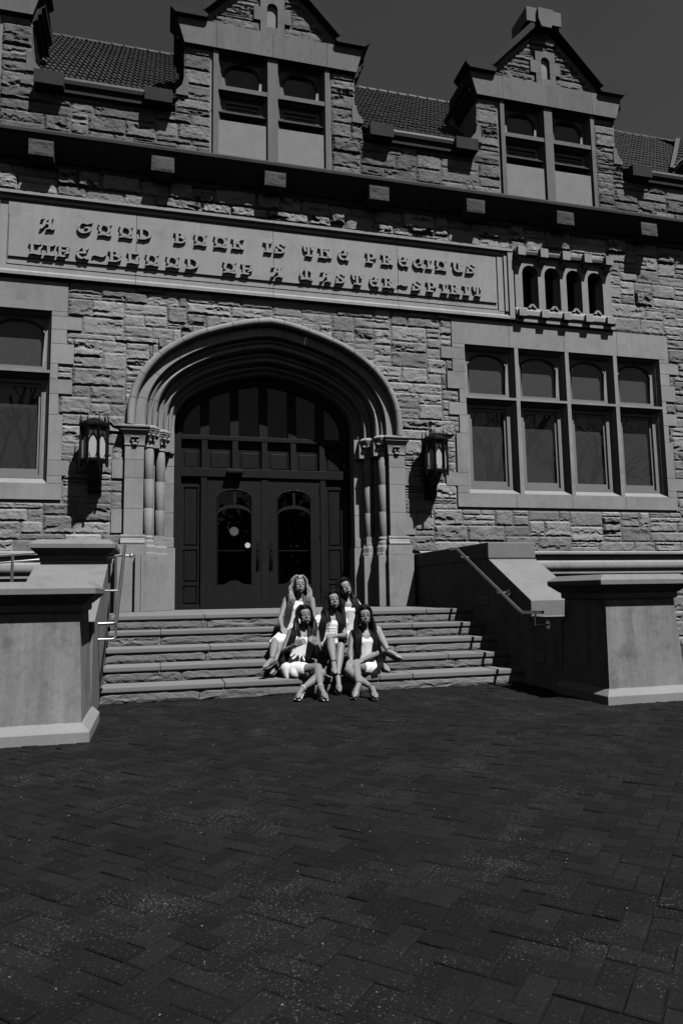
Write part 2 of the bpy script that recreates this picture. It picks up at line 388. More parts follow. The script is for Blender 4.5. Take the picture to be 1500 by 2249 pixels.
# --- raised uncial letters drawn with a broad pen
def circ(cx, cy, rx, ry, a0, a1, n=14): return [(cx+rx*math.cos(math.radians(a0+(a1-a0)*i/n)), cy+ry*math.sin(math.radians(a0+(a1-a0)*i/n))) for i in range(n+1)]
stem = [(.04, .93), (.22, .86), (.24, .14), (.06, .07)]
foot = [(.06, .06), (.25, .1), (.62, .06)]
G_ = {
 'A': [[(.12, .86), (.3, .95), (.62, .93)], [(.60, .95), (.36, .72), (.28, .35), (.06, .06)], [(.74, .98), (.72, .5), (.74, .12), (.52, .06)], [(.74, .12), (.96, .08)], [(.34, .52), (.72, .52)], [(.86, .98), (.76, .86)]],
 'G': [circ(.5, .48, .4, .42, 60, 345, 20), [(.88, .36), (.86, .52), (.6, .50)], [(.70, .82), (.96, .95)]],
 'O': [circ(.5, .52, .37, .38, 90, 450, 24), [(.06, .96), (.2, .84)], [(.94, .96), (.82, .84)], [(.06, .04), (.5, .10), (.94, .04)], [(.06, .96), (.94, .93)]],
 'D': [stem, [(.22, .9), (.55, .93), (.82, .78), (.9, .5), (.8, .22), (.5, .07), (.06, .07)]],
 'B': [stem, [(.22, .9), (.6, .92), (.74, .74), (.6, .55), (.34, .52)], [(.6, .55), (.86, .42), (.88, .22), (.62, .07), (.06, .07)], [(.9, .62), (.78, .5)]],
 'K': [stem, foot, [(.8, .92), (.62, .8), (.34, .55)], [(.4, .58), (.62, .5), (.78, .2), (.95, .06)], [(.95, .92), (.78, .86)]],
 'I': [[(.0, .93), (.42, .86), (.46, .14), (.1, .07)], [(.1, .06), (.5, .1), (.95, .06)], [(.95, .95), (.72, .82), (.5, .88)]],
 'S': [[(.86, .80), (.62, .92), (.36, .86), (.22, .7), (.4, .55), (.7, .42), (.84, .24), (.62, .08), (.06, .06)], [(.95, .95), (.84, .74)], [(.14, .38), (.2, .14)]],
 'T': [[(.04, .96), (.5, .90), (.96, .95)], [(.10, .92), (.12, .70), (.2, .5)], [(.5, .90), (.5, .14)], [(.86, .92), (.88, .66)], [(.26, .08), (.5, .12), (.80, .06)]],
 'H': [stem, foot, [(.3, .60), (.55, .70), (.72, .52), (.74, .2), (.96, .10)], [(.3, .88), (.75, .88)]],
 'E': [circ(.52, .5, .42, .44, 62, 310, 20), [(.2, .52), (.78, .52)], [(.72, .86), (.66, .66), (.78, .52)], [(.78, .18), (.96, .04)], [(.94, .96), (.84, .78)]],
 'P': [stem, foot, [(.22, .9), (.6, .92), (.8, .74), (.74, .52), (.42, .46)], [(.42, .46), (.7, .42), (.95, .5)]],
 'R': [stem, foot, [(.22, .9), (.58, .92), (.72, .74), (.58, .56), (.4, .52)], [(.46, .56), (.66, .3), (.95, .06)]],
 'C': [circ(.54, .5, .44, .44, 60, 305, 20), [(.94, .96), (.8, .74)], [(.74, .18), (.95, .04)], [(.76, .86), (.74, .5), (.6, .42)]],
 'U': [[(.02, .94), (.2, .84), (.14, .5), (.24, .18), (.52, .06), (.95, .12)], [(.55, .92), (.62, .84), (.64, .18)], [(.94, .94), (.84, .7), (.8, .2)]],
 'L': [stem, [(.06, .06), (.4, .12), (.92, .06)], [(.3, .9), (.86, .88)], [(.96, .62), (.84, .46), (.84, .2)]],
 'F': [stem, foot, [(.22, .9), (.6, .88), (.92, .9)], [(.34, .52), (.66, .50), (.92, .44)], [(.96, .82), (.9, .62)], [(.92, .36), (.7, .3)]],
 'M': [circ(.3, .52, .24, .4, 95, 265, 12), [(.5, .92), (.5, .18)], circ(.7, .52, .24, .4, 85, -80, 12), [(.1, .07), (.5, .14), (.92, .07)], [(.28, .92), (.72, .92)]],
 '-': [[(.02, .38), (.15, .5), (.5, .42), (.8, .36), (.98, .5)]],
}
NIB = [(math.cos(a)*l, math.sin(a)*l2) for a, l, l2 in []]
def letter(ch, x0, x1, z0, z1, idx):
    mb = MB(); na = math.radians(20); nwid = .043; nth = .019
    ux, uz = math.cos(na)*nwid/2, math.sin(na)*nwid/2; vx, vz = -math.sin(na)*nth/2, math.cos(na)*nth/2
    nib = [(ux+vx, uz+vz), (-ux+vx, -uz+vz), (-ux-vx, -uz-vz), (ux-vx, uz-vz)]
    m = .018; k = 0
    for st in G_[ch]:
        P = [(x0+m+(x1-x0-2*m)*a, z0+m*.5+(z1-z0-m)*b) for a, b in st]
        for p, q in zip(P[:-1], P[1:]):
            pts = sorted(set([(round(p[0]+a, 5), round(p[1]+b, 5)) for a, b in nib]+[(round(q[0]+a, 5), round(q[1]+b, 5)) for a, b in nib]))
            def half(pp):
                h = []
                for t in pp:
                    while len(h) > 1 and (h[-1][0]-h[-2][0])*(t[1]-h[-2][1])-(h[-1][1]-h[-2][1])*(t[0]-h[-2][0]) <= 0: h.pop()
                    h.append(t)
                return h
            hull = half(pts)[:-1]+half(pts[::-1])[:-1]
            k += 1; mb.prism(hull, 'y', -.127-.0007*(k % 9), -.05)
    return mb.build('letter', 'letter', PAN)
LX1 = [(-4.1, -3.85), (-3.49, -3.22), (-3.13, -2.89), (-2.77, -2.52), (-2.44, -2.18), (-1.8, -1.57), (-1.44, -1.2), (-1.08, -.82), (-.75, -.51), (-.14, .02), (.06, .29), (.62, .84), (.92, 1.2), (1.31, 1.54), (1.88, 2.11), (2.2, 2.46), (2.55, 2.78), (2.86, 3.11), (3.14, 3.29), (3.35, 3.61), (3.72, 3.97), (4.01, 4.25)]
LX2 = [(-4.26, -4.04), (-4.02, -3.83), (-3.8, -3.59), (-3.49, -3.27), (-3.21, -2.98), (-2.94, -2.7), (-2.62, -2.4), (-2.3, -2.06), (-1.94, -1.69), (-1.59, -1.33), (-.91, -.65), (-.57, -.35), (-.01, .23), (.55, .82), (.95, 1.18), (1.25, 1.47), (1.58, 1.82), (1.94, 2.15), (2.22, 2.48), (2.54, 2.76), (2.82, 3.05), (3.14, 3.37), (3.45, 3.61), (3.64, 3.89), (3.94, 4.09), (4.15, 4.37)]
for i, (c, (a, b)) in enumerate(zip('AGOODBOOKISTHEPRECIOUS', LX1)):
    dz = .03*(a+4)/8; letter(c, a-.005, b+.005, 7.675+dz, 7.915+dz, i)
for i, (c, (a, b)) in enumerate(zip('LIFE-BLOODOFAMASTER-SPIRIT', LX2)):
    dz = .03*(a+4)/8; letter(c, a-.005, b+.005, 7.195+dz, 7.435+dz, i)

# --- dressed window surrounds with quoins, mullions and transoms
def surround(side):
    S = empty_part('window_surround', BLD); rows = qmap(side)
    o0, o1 = (WR0, WR1) if side > 0 else (-WR1+.09+.02, -3.86)
    def blk(a, b, z0, z1): MB().box(a+.0025, b-.0025, TY-rngs.uniform(0, .004), .05, z0+.0025, z1-.0025, .004).build('quoin', 'block', S)
    for z0, z1, l, r in rows[1:-1]:
        blk(l, o0, z0, z1); blk(o1, r, z0, z1)
    z0, z1, l, r = rows[0]        # lintel, four stones
    zt = 6.235; n = 4
    blk(l, o0, 6.15, zt); blk(o1, r, 6.15, zt)
    for k in range(n): blk(l+(r-l)*k/n, l+(r-l)*(k+1)/n, zt, z1)
    z0, z1, l, r = rows[-1]; zs = 3.172
    blk(l, o0, zs, 3.31); blk(o1, r, zs, 3.31)
    for k in range(n): blk(l+(r-l)*k/n, l+(r-l)*(k+1)/n, 2.89, zs)
    return S, o0, o1
def reveal(mb, x, s, z0, z1):   # stepped jamb at opening edge x, going inward to sign s
    p = [(x, .04), (x, -.01), (x+s*.018, .02), (x+s*.05, .07), (x+s*.05, .10), (x+s*.065, .10), (x+s*.08, .13), (x+s*.11, .135), (x+s*.11, .30), (x-s*.02, .30), (x-s*.02, .04)]
    mb.prism(p, 'z', z0, z1)
def mullion(mb, xa, xb, z0, z1, y0=TY):
    p = [(xa, y0), (xb, y0), (xb+.012, .02), (xb+.045, .07), (xb+.045, .10), (xb+.06, .10), (xb+.07, .13), (xb+.105, .135), (xb+.105, .30), (xa-.105, .30), (xa-.105, .135), (xa-.07, .13), (xa-.06, .10), (xa-.045, .10), (xa-.045, .07), (xa-.012, .02)]
    mb.prism(p, 'z', z0, z1)
def transom(mb, xa, xb, za, zb, y0=TY):
    p = [(y0, zb), (y0, za), (.02, za-.012), (.07, za-.05), (.10, za-.05), (.10, za-.065), (.17, za-.09), (.30, za-.09), (.30, zb+.05), (.16, zb+.05), (.06, zb+.018)]
    mb.prism(p, 'x', xa, xb)
def head(mb, xa, xb, z, y0=-.01):
    p = [(.045, z+.02), (y0, z), (.02, z-.012), (.07, z-.05), (.10, z-.05), (.10, z-.065), (.17, z-.09), (.30, z-.09), (.30, z+.02)]
    mb.prism(p, 'x', xa, xb)
def sill(mb, xa, xb, z):
    mb.prism([(TY-.0, z), (.30, z+.20), (.30, z-.02), (.04, z-.02)], 'x', xa, xb)
def arch_sash(mb, x0, x1, z0, z1, fw_, y0, y1, rise):
    # frame with a low pointed-arch head: stiles, bottom rail, head filling to z1
    zs = z1-rise-.02
    mb.box(x0, x0+fw_, y0, y1, z0, zs); mb.box(x1-fw_, x1, y0, y1, z0, zs); mb.box(x0+fw_, x1-fw_, y0, y1, z0, z0+fw_)
    A = arcpts(x0, x1, zs, rise-.0, 14); B = arcpts(x0+fw_, x1-fw_, zs, rise-fw_*.9, 14)
    for i in range(14):
        (a0, b0), (a1, b1) = A[i], A[i+1]; (c0, d0), (c1, d1) = B[i], B[i+1]
        mb.prism([(c0, d0), (c1, d1), (a1, b1), (a0, b0)], 'y', y0, y1)
def window(x0, x1, z0, z1, ztr, ztb, low_blind='blindd', light='sash'):
    # one bay: upper arched light over a tall lower light
    a, b = x0+.10, x1-.10
    W = MB(); arch_sash(W, a, b, ztr+.05, z1-.085, .055, .135, .185, .26)
    wo = W.build('window', light, BLD, smooth=30)
    A = arcpts(a, b, z1-.085-.28, .26, 14)
    sp = MB()
    for i in range(14): sp.prism([A[i], A[i+1], (A[i+1][0], z1-.06), (A[i][0], z1-.06)], 'y', .15, .19)
    sp.build('spandrel', light, wo)
    MB().box(a+.03, b-.03, .158, .163, ztr+.08, z1-.12).build('pane', 'glass', wo)
    MB().box(a+.0, b-.0, .215, .222, ztr, z1-.02).build('blind', 'blind', wo)
    fl = MB(); zb0 = z0+.108; zb1 = ztb-.09; f = .05
    fl.box(a, a+f, .135, .185, zb0, zb1).box(b-f, b, .135, .185, zb0, zb1).box(a+f, b-f, .135, .185, zb0, zb0+.06).box(a+f, b-f, .135, .185, zb1-.06, zb1)
    fl.build('sash_frame', light, wo)
    i0, i1 = a+f+.002, b-f-.002; q = .045
    il = MB().box(i0, i0+q, .176, .215, zb0+.065, zb1-.062).box(i1-q, i1, .176, .215, zb0+.065, zb1-.062).box(i0+q, i1-q, .176, .215, zb0+.065, zb0+.17).box(i0+q, i1-q, .176, .215, zb1-.12, zb1-.062)
    il.build('inner_sash', 'sash', wo)
    MB().box(i0+.01, i1-.01, .190, .195, zb0+.10, zb1-.08).build('pane', 'glass', wo)
    mid = zb0+(zb1-zb0)*.72
    MB().box(i0, i1, .235, .24, zb0+.1, mid).build('lower_blind', low_blind, wo)
    MB().box(i0, i1, .25, .255, mid-.02, ztb+.02).build('blind', 'blindd', wo)
    return wo
def group(side):
    S, o0, o1 = surround(side)
    step = [(3.968, 5.085), (5.168, 6.264), (6.35, 7.436), (7.525, 8.60)]
    if side < 0: step = [(-b+.09+.02, -a+.09+.018) for a, b in step][::-1]; step[-1] = (step[-1][0], -3.86); step[0] = (o0, step[0][1])
    for (a, b), (c, d) in zip(step[:-1], step[1:]):
        for z0, z1 in ((3.172+.05, 5.06), (5.22, 6.2)):
            mb = MB(); mullion(mb, b, c, z0, z1); mb.build('mullion', 'trim', S)
        MB().box(b-.03, c+.03, TY-.002, .03, 5.06, 5.22).build('mullion_boss', 'trim', S) if False else None
    for (a, b), nb in zip(step, step[1:]+[None]):
        mb = MB(); reveal(mb, a, 1, 3.18, 6.233) if (a, b) == step[0] else None
        if nb is None: reveal(mb, b, -1, 3.18, 6.233)
        if mb.v: mb.build('jamb', 'trim', S)
        mb = MB(); transom(mb, a-(0 if (a, b) == step[0] else .042), b+(0 if nb is None else .042), 5.115, 5.165); mb.build('transom', 'trim', S)
        mb = MB(); head(mb, a, b, 6.233); mb.build('window_head', 'trim', S)
        mb = MB(); sill(mb, a, b, 3.172); mb.build('window_sill', 'base', S)
    for k, (a, b) in enumerate(step):
        window(a, b, 3.172, 6.233, 5.165, 5.115, 'blindl' if side > 0 else 'inside', 'sash')
        if nb is None: pass
    for (a, b), (c, d) in zip(step[:-1], step[1:]):
        for z0, z1 in ((5.06, 5.115), (5.165, 5.22), (3.172, 3.222), (6.2, 6.234)): mb = MB(); mullion(mb, b, c, z0, z1); mb.build('mullion_boss', 'trim', S)
group(1); group(-1)

# --- little arcade of slit openings
ARC = MB()
sl = [5.505, 6.03, 6.55, 7.07]; hw = .185; zsb, zsp, ztp = 7.12, 7.87, 8.055
cols = [5.15]+[v for c in sl for v in (c-hw, c+hw)]+[7.46]
for a, b in zip(cols[0::2], cols[1::2]): ARC.box(a, b, TY-.045, .12, 6.82, 8.26)
for c in sl:
    A = [(c+hw*math.cos(PI-PI*i/12), zsp+hw*math.sin(PI*i/12)) for i in range(13)]
    for p, q in zip(A[:-1], A[1:]): ARC.prism([p, q, (q[0], 8.26), (p[0], 8.26)], 'y', TY-.045, .12)
    ARC.box(c-hw, c+hw, TY-.045, .12, 6.82, zsb)
AR = ARC.build('arcade', 'trim', BLD)
for c in sl:   # moulded inner jambs set back
    mb = MB(); h2 = hw-.055
    for s in (-1, 1): mb.prism([(c+s*hw, .01), (c+s*(hw-.02), .03), (c+s*(hw-.02), .06), (c+s*h2, .09), (c+s*h2, .16), (c+s*(hw+.01), .16)], 'z', zsb, zsp)
    mb.build('slit_jamb', 'trim', AR)
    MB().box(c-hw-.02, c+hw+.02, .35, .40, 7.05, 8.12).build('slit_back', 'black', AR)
    t = MB().prism([(c-.10, 7.10), (c-.035, 7.185), (c+.035, 7.185), (c+.10, 7.10), (c+.045, 7.10), (c, 7.155), (c-.045, 7.10)], 'y', -.13, -.082); t.build('drip_ornament', 'trim', AR)
MB().prism([(-.08, 8.26), (-.17, 8.25), (-.19, 8.30), (-.19, 8.33), (0, 8.35), (0, 8.26)], 'x', 5.12, 7.49).build('arcade_cornice', 'trim', AR)
MB().prism([(0, 7.10), (-.082, 7.10), (-.14, 7.02), (-.14, 6.93), (-.10, 6.88), (-.10, 6.80), (0, 6.78)], 'x', 5.12, 7.49).build('arcade_sill', 'trim', AR)
for k in range(5):
    x = 5.235+.5225*k
    MB().box(x-.09, x+.09, -.275, -.02, 8.17, 8.365, .006).build('corbel', 'trim', AR)
    MB().box(x-.085, x+.085, -.205, -.02, 6.88, 7.035, .006).build('corbel', 'trim', AR)
    MB().prism([(-.081, 8.168), (-.22, 8.168), (-.18, 8.10), (-.13, 8.06), (-.081, 8.02)], 'x', x-.06, x+.06).build('corbel_foot', 'trim', AR)

# --- portal arch: orders of voussoirs
RINGS = [
 ([(0, .03), (0, -.09), (.02, -.13), (.05, -.145), (.10, -.145), (.145, -.12), (.165, -.08), (.175, .0)], 15),
 ([(.178, .0), (.36, .0), (.375, .02), (.385, .07), (.37, .12)], 13),
 ([(.37, .12), (.395, .135), (.41, .10), (.435, .085), (.46, .10), (.475, .14), (.50, .15), (.53, .12), (.56, .11), (.59, .13), (.605, .18), (.60, .25), (.585, .30)], 12),
 ([(.585, .30), (.62, .32), (.635, .285), (.665, .27), (.695, .285), (.71, .33), (.74, .34), (.765, .31), (.795, .30), (.82, .33), (.83, .40), (.82, .47)], 11),
 ([(.82, .47), (.86, .48), (.88, .45), (.91, .45), (.935, .48), (.945, .54), (.97, .56), (1.0, .57), (1.0, .80)], 9)]
ARCH = MB()
PA = empty_part('portal_arch', BLD)
for prof, ns in RINGS:
    for k in range(ns):
        s0, s1 = (k+.0)/ns+.0006, (k+1.)/ns-.0006; m = max(4, int(96/ns)); vs = []; fs = []
        for i in range(m+1):
            for u, y in prof:
                p = arch_pt(u, s0+(s1-s0)*i/m); vs.append((p[0], y, p[1]))
        n = len(prof)
        for i in range(m):
            for j in range(n-1): fs.append((i*n+j, i*n+j+1, (i+1)*n+j+1, (i+1)*n+j))
        MB().add(vs, fs).build('voussoir', 'block', PA, smooth=40)
# dark core behind the voussoir joints
vs = []; fs = []
for i in range(61):
    for u, y in [(.02, .04), (.37, .14), (.585, .31), (.82, .48), (1.005, .60), (1.005, .82)]:
        p = arch_pt(u, i/60); vs.append((p[0]*1.006, y+.012, p[1]+.012))
for i in range(60):
    for j in range(5): fs.append((i*6+j, i*6+j+1, (i+1)*6+j+1, (i+1)*6+j))
MB().add(vs, fs).build('arch_core', 'mortar', BLD)
# --- portal jambs
def jamb(s):
    J = empty_part('portal_jamb', BLD)
    def bx(n, a, b, *r, m='block', bv=.005): return MB().box(min(s*a, s*b), max(s*a, s*b), *r, bv).build(n, m, J)
    zc = [2.30, 2.75, 3.29, 3.62, 3.865]
    for z0, z1 in zip(zc[:-1], zc[1:]):
        q = 2.58
        for a, b, c in PORTQ:
            if abs(z0-a) < .02 or (abs(z0-2.30) < .01 and a < 2.5): q = c
        bx('pilaster_block', 2.265, 2.585, -.12, .12, z0+.002, z1-.002)
        if q > 2.6: bx('quoin', 2.587, q, TY-.002, .05, (2.33 if z0 < 2.4 else z0)+.002, z1-.002)
        bx('inner_jamb_block', 1.735, 1.90, .50, .84, z0+.003, z1-.003)
        MB().box(min(s*1.89, s*2.28), max(s*1.89, s*2.28), .25 if False else .44, .56, z0, z1).build('jamb_core', 'block', J)
        MB().box(min(s*2.08, s*2.30), max(s*2.08, s*2.30), .16, .46, z0, z1).build('jamb_core', 'block', J)
    for (cx, cy) in ((2.18, .06), (1.985, .36)):
        cx *= s
        for z0, z1 in ((2.30, 2.78), (2.78, 3.30), (3.30, 3.86)): MB().lathe([(.084, z0+.002), (.086, z0+.006), (.086, z1-.006), (.084, z1-.002)], (cx, cy, 0), 20).build('column_shaft', 'block', J, smooth=40)
        MB().lathe([(.115, 2.16), (.118, 2.185), (.106, 2.205), (.098, 2.215), (.10, 2.235), (.108, 2.25), (.10, 2.275), (.088, 2.285), (.086, 2.30)], (cx, cy, 0), 20).build('column_base', 'trim', J, smooth=60)
        cap = MB().lathe([(.088, 3.86), (.102, 3.868), (.102, 3.888), (.09, 3.90), (.092, 3.95), (.105, 4.02), (.135, 4.09), (.165, 4.13), (.165, 4.15)], (cx, cy, 0), 16).build('capital', 'trim', J, smooth=50)
        lf = MB()
        for k in range(10):
            a = 2*PI*k/10+.2
            lf.sphere((cx+.155*math.cos(a), cy+.155*math.sin(a), 4.075), (.034, .034, .03), 8)
            a += PI/10; lf.sphere((cx+.115*math.cos(a), cy+.115*math.sin(a), 3.985), (.024, .024, .035), 6)
            lf.tube([(cx+.09*math.cos(a), cy+.09*math.sin(a), 3.9), (cx+.105*math.cos(a), cy+.105*math.sin(a), 4.0), (cx+.16*math.cos(a), cy+.16*math.sin(a), 4.09)], [.012, .014, .01], 6)
        lf.build('carved_leaves', 'trim', cap, smooth=60)
        oc = [(.0+.185*math.cos(PI/8+PI/4*k), .185*math.sin(PI/8+PI/4*k)) for k in range(8)]
        ab = MB(); ab.lathe([(.165, 4.15), (.185, 4.165), (.185, 4.18), (.176, 4.184), (.195, 4.195), (.195, 4.215), (.12, 4.262)], (cx, cy, 0), 8, PI/8, PI/8+2*PI); ab.build('abacus', 'trim', J)
        bx('plinth_block', cx*s-.16, cx*s+.16, cy-.17, cy+.2, .972, 1.94, m='trim')
        MB().lathe([(.165, 1.94), (.165, 1.97), (.155, 2.0), (.155, 2.09), (.135, 2.13), (.135, 2.16)], (cx, cy, 0), 8, PI/8, PI/8+2*PI).build('column_pedestal', 'trim', J)
    # pilaster capital, abacus, base and plinth
    sx = lambda a, b: (min(s*a, s*b), max(s*a, s*b))
    a, b = sx(2.25, 2.60); MB().box(a, b, -.135, .12, 3.867, 3.905, .012).build('necking', 'trim', J)
    cp = MB()
    n = 6
    for i in range(n):
        t0, t1 = i/n, (i+1)/n; z0, z1 = 3.905+.23*t0, 3.905+.23*t1; e0, e1 = .06*t0**2.2, .06*t1**2.2
        a0, b0 = sx(2.255, 2.59); a1, b1 = a0, b0
        cp.add([(a0-e0, -.12-e0, z0), (b0+e0, -.12-e0, z0), (b0+e0, .12, z0), (a0-e0, .12, z0), (a1-e1, -.12-e1, z1), (b1+e1, -.12-e1, z1), (b1+e1, .12, z1), (a1-e1, .12, z1)], [(0, 1, 5, 4), (1, 2, 6, 5), (3, 0, 4, 7), (4, 5, 6, 7), (3, 2, 1, 0)])
    c_ = cp.build('capital', 'trim', J)
    ms = MB(); xm = s*2.42
    ms.sphere((xm-.035, -.155, 4.01), (.042, .04, .02), 8).sphere((xm+.035, -.155, 4.01), (.042, .04, .02), 8).sphere((xm-.04, -.14, 3.95), (.03, .03, .045), 8).sphere((xm+.04, -.14, 3.95), (.03, .03, .045), 8).sphere((xm-.02, -.14, 3.89), (.03, .03, .035), 8).sphere((xm+.02, -.14, 3.89), (.03, .03, .035), 8)
    ms.build('carved_leaf', 'trim', c_, smooth=60)
    a, b = sx(2.19, 2.66)
    MB().box(a, b, -.19, .15, 4.135, 4.158, .004).box(a-.012, b+.012, -.20, .15, 4.162, 4.185, .004).build('abacus', 'trim', J)
    MB().add([(a-.025, -.215, 4.19), (b+.025, -.215, 4.19), (b+.025, .15, 4.19), (a-.025, .15, 4.19), (a-.025, -.215, 4.215), (b+.025, -.215, 4.215), (b+.025, .15, 4.215), (a-.025, .15, 4.215), (a+.06, -.04, 4.27), (b-.06, -.04, 4.27), (b-.06, .15, 4.27), (a+.06, .15, 4.27)], [(0, 1, 5, 4), (1, 2, 6, 5), (3, 0, 4, 7), (4, 5, 9, 8), (5, 6, 10, 9), (7, 4, 8, 11), (8, 9, 10, 11), (3, 2, 1, 0)]).build('abacus', 'trim', J)
    a, b = sx(2.225, 2.63); pb = MB()
    pr = [(-.12, 2.30), (-.135, 2.28), (-.135, 2.255), (-.125, 2.245), (-.145, 2.225), (-.15, 2.20), (-.17, 2.175), (-.19, 2.155), (-.185, 2.135), (-.17, 2.125), (.12, 2.125), (.12, 2.30)]
    pb.prism(pr, 'x', a, b); pb.build('pilaster_base', 'trim', J, smooth=30)
    a, b = sx(2.20, 2.67)
    MB().box(a, b, -.185, .16, 1.945, 2.123, .004).build('plinth_block', 'trim', J)
    a, b = sx(2.19, 2.69); MB().box(a, b, -.205, .16, .972, 1.94, .005).build('plinth_block', 'trim', J)
    a, b = sx(1.70, 1.90); MB().box(a, b, .42, .84, .972, 2.10, .005).build('plinth_block', 'trim', J)
    MB().box(*sx(1.725, 1.92), .47, .84, 2.10, 2.30, .02).build('plinth_block', 'trim', J)
    MB().box(*sx(1.735, 1.95), .45, .84, 3.86, 4.26, .004).build('inner_jamb_block', 'block', J)
    MB().box(*sx(1.80, 2.45), .3, .56, 3.86, 4.2).box(*sx(2.0, 2.5), .0, .56, 3.86, 4.2).build('jamb_core', 'block', J)
    MB().box(*sx(1.9, 2.5), .25, .56, .97, 2.31).build('jamb_core', 'block', J)
jamb(-1); jamb(1)
# slim square downpipe standing in front of the left plinth
MB().box(-2.375, -2.285, -.30, -.215, .97, 1.965, .006).box(-2.278, -2.235, -.27, -.215, .97, 1.965, .004).build('downpipe', 'base', BLD)

# --- entrance: frame, transom lights, doors
YD = .80
fr = MB()
ENT = None
fr.box(-1.745, -1.60, YD-.02, YD+.12, .972, 4.42).box(1.60, 1.745, YD-.02, YD+.12, .972, 4.42)
fr.box(-1.60, 1.60, YD-.035, YD+.12, 3.495, 3.665, .008).box(-1.60, 1.60, YD-.02, YD+.12, 4.22, 4.31, .008)
fr.box(-.066, .066, YD-.01, YD+.12, 1.03, 3.495, .006)
for s in (-1, 1): fr.box(min(s*1.112, s*1.225), max(s*1.112, s*1.225), YD-.02, YD+.12, .972, 3.495, .006)
for xm in (-1.16, -.575, 0, .575, 1.16): fr.box(xm-.056, xm+.056, YD-.012, YD+.12, 3.665, 4.22, .006)
fr.box(-1.11, 1.11, YD-.04, YD+.14, .972, 1.03, .006)
ENT = fr.build('entrance_frame', 'wood', BLD)
# arched head frame and upper mullions
ah = MB()
for i in range(2*NS):
    p, q = arch_pt(1.002, i/(2*NS)), arch_pt(1.002, (i+1)/(2*NS)); k = .90
    c = np.array([0, 4.0]); pi_, qi = c+(p-c)*k, c+(q-c)*k
    if min(pi_[1], qi[1]) > 4.30: ah.prism([tuple(p), tuple(q), tuple(qi), tuple(pi_)], 'y', YD+.0, YD+.12)
for xm in (-1.16, -.59, -.02, .56, 1.13):
    zt = 4.0+.9*(float(np.interp(abs(xm)/.9, [p[0] for p in INN][::-1], [p[1] for p in INN][::-1]))-4.0)
    ah.box(xm-.082, xm+.082, YD+.005, YD+.12, 4.31, zt+.02)
ah.build('transom_frame', 'wood', ENT)
# glazing of the arched transom
gv = [tuple(4.0*np.array([0, 1])+(arch_pt(1., i/60)-np.array([0, 4.0]))*.93) for i in range(61)]
gv = [p for p in gv if p[1] > 4.28]
MB().prism([(gv[0][0], 4.28)]+gv+[(gv[-1][0], 4.28)], 'y', YD+.075, YD+.081).build('pane', 'dglass', ENT)
for a, b in ((-1.60, -1.216), (-1.104, -.631), (-.519, -.056), (.056, .519), (.631, 1.104), (1.216, 1.60)):
    MB().box(a, b, YD+.075, YD+.11, 3.665, 4.22).build('panel_backing', 'woodp', ENT)
    pn = MB().box(a+.07, b-.07, YD+.055, YD+.09, 3.69, 4.0, .012); pn.box(a, a+.045, YD+.05, YD+.08, 3.665, 4.02).box(b-.045, b, YD+.05, YD+.08, 3.665, 4.02); pn.build('transom_panel', 'woodp', ENT)
for s in (-1, 1):    # panelled side lights
    a, b = (1.225, 1.60) if s > 0 else (-1.60, -1.225)
    MB().box(a, b, YD+.08, YD+.11, .972, 3.495).build('panel_backing', 'woodp', ENT)
    q = MB().box(a, a+.055, YD+.04, YD+.085, 1.0, 3.3).box(b-.055, b, YD+.04, YD+.085, 1.0, 3.3)
    for z in (1.0, 1.42, 2.10): q.box(a+.055, b-.055, YD+.045, YD+.085, z, z+.07)
    q.box(a, b, YD+.04, YD+.085, 3.3, 3.36).box(a-.0, b, YD+.0, YD+.08, .972, 1.05, .004)
    q.build('side_panel_frame', 'wood', ENT)
    for z0, z1 in ((1.09, 1.40), (1.51, 2.08), (2.19, 3.28)): MB().box(a+.075, b-.075, YD+.06, YD+.09, z0, z1, .012).build('side_panel', 'woodp', ENT)
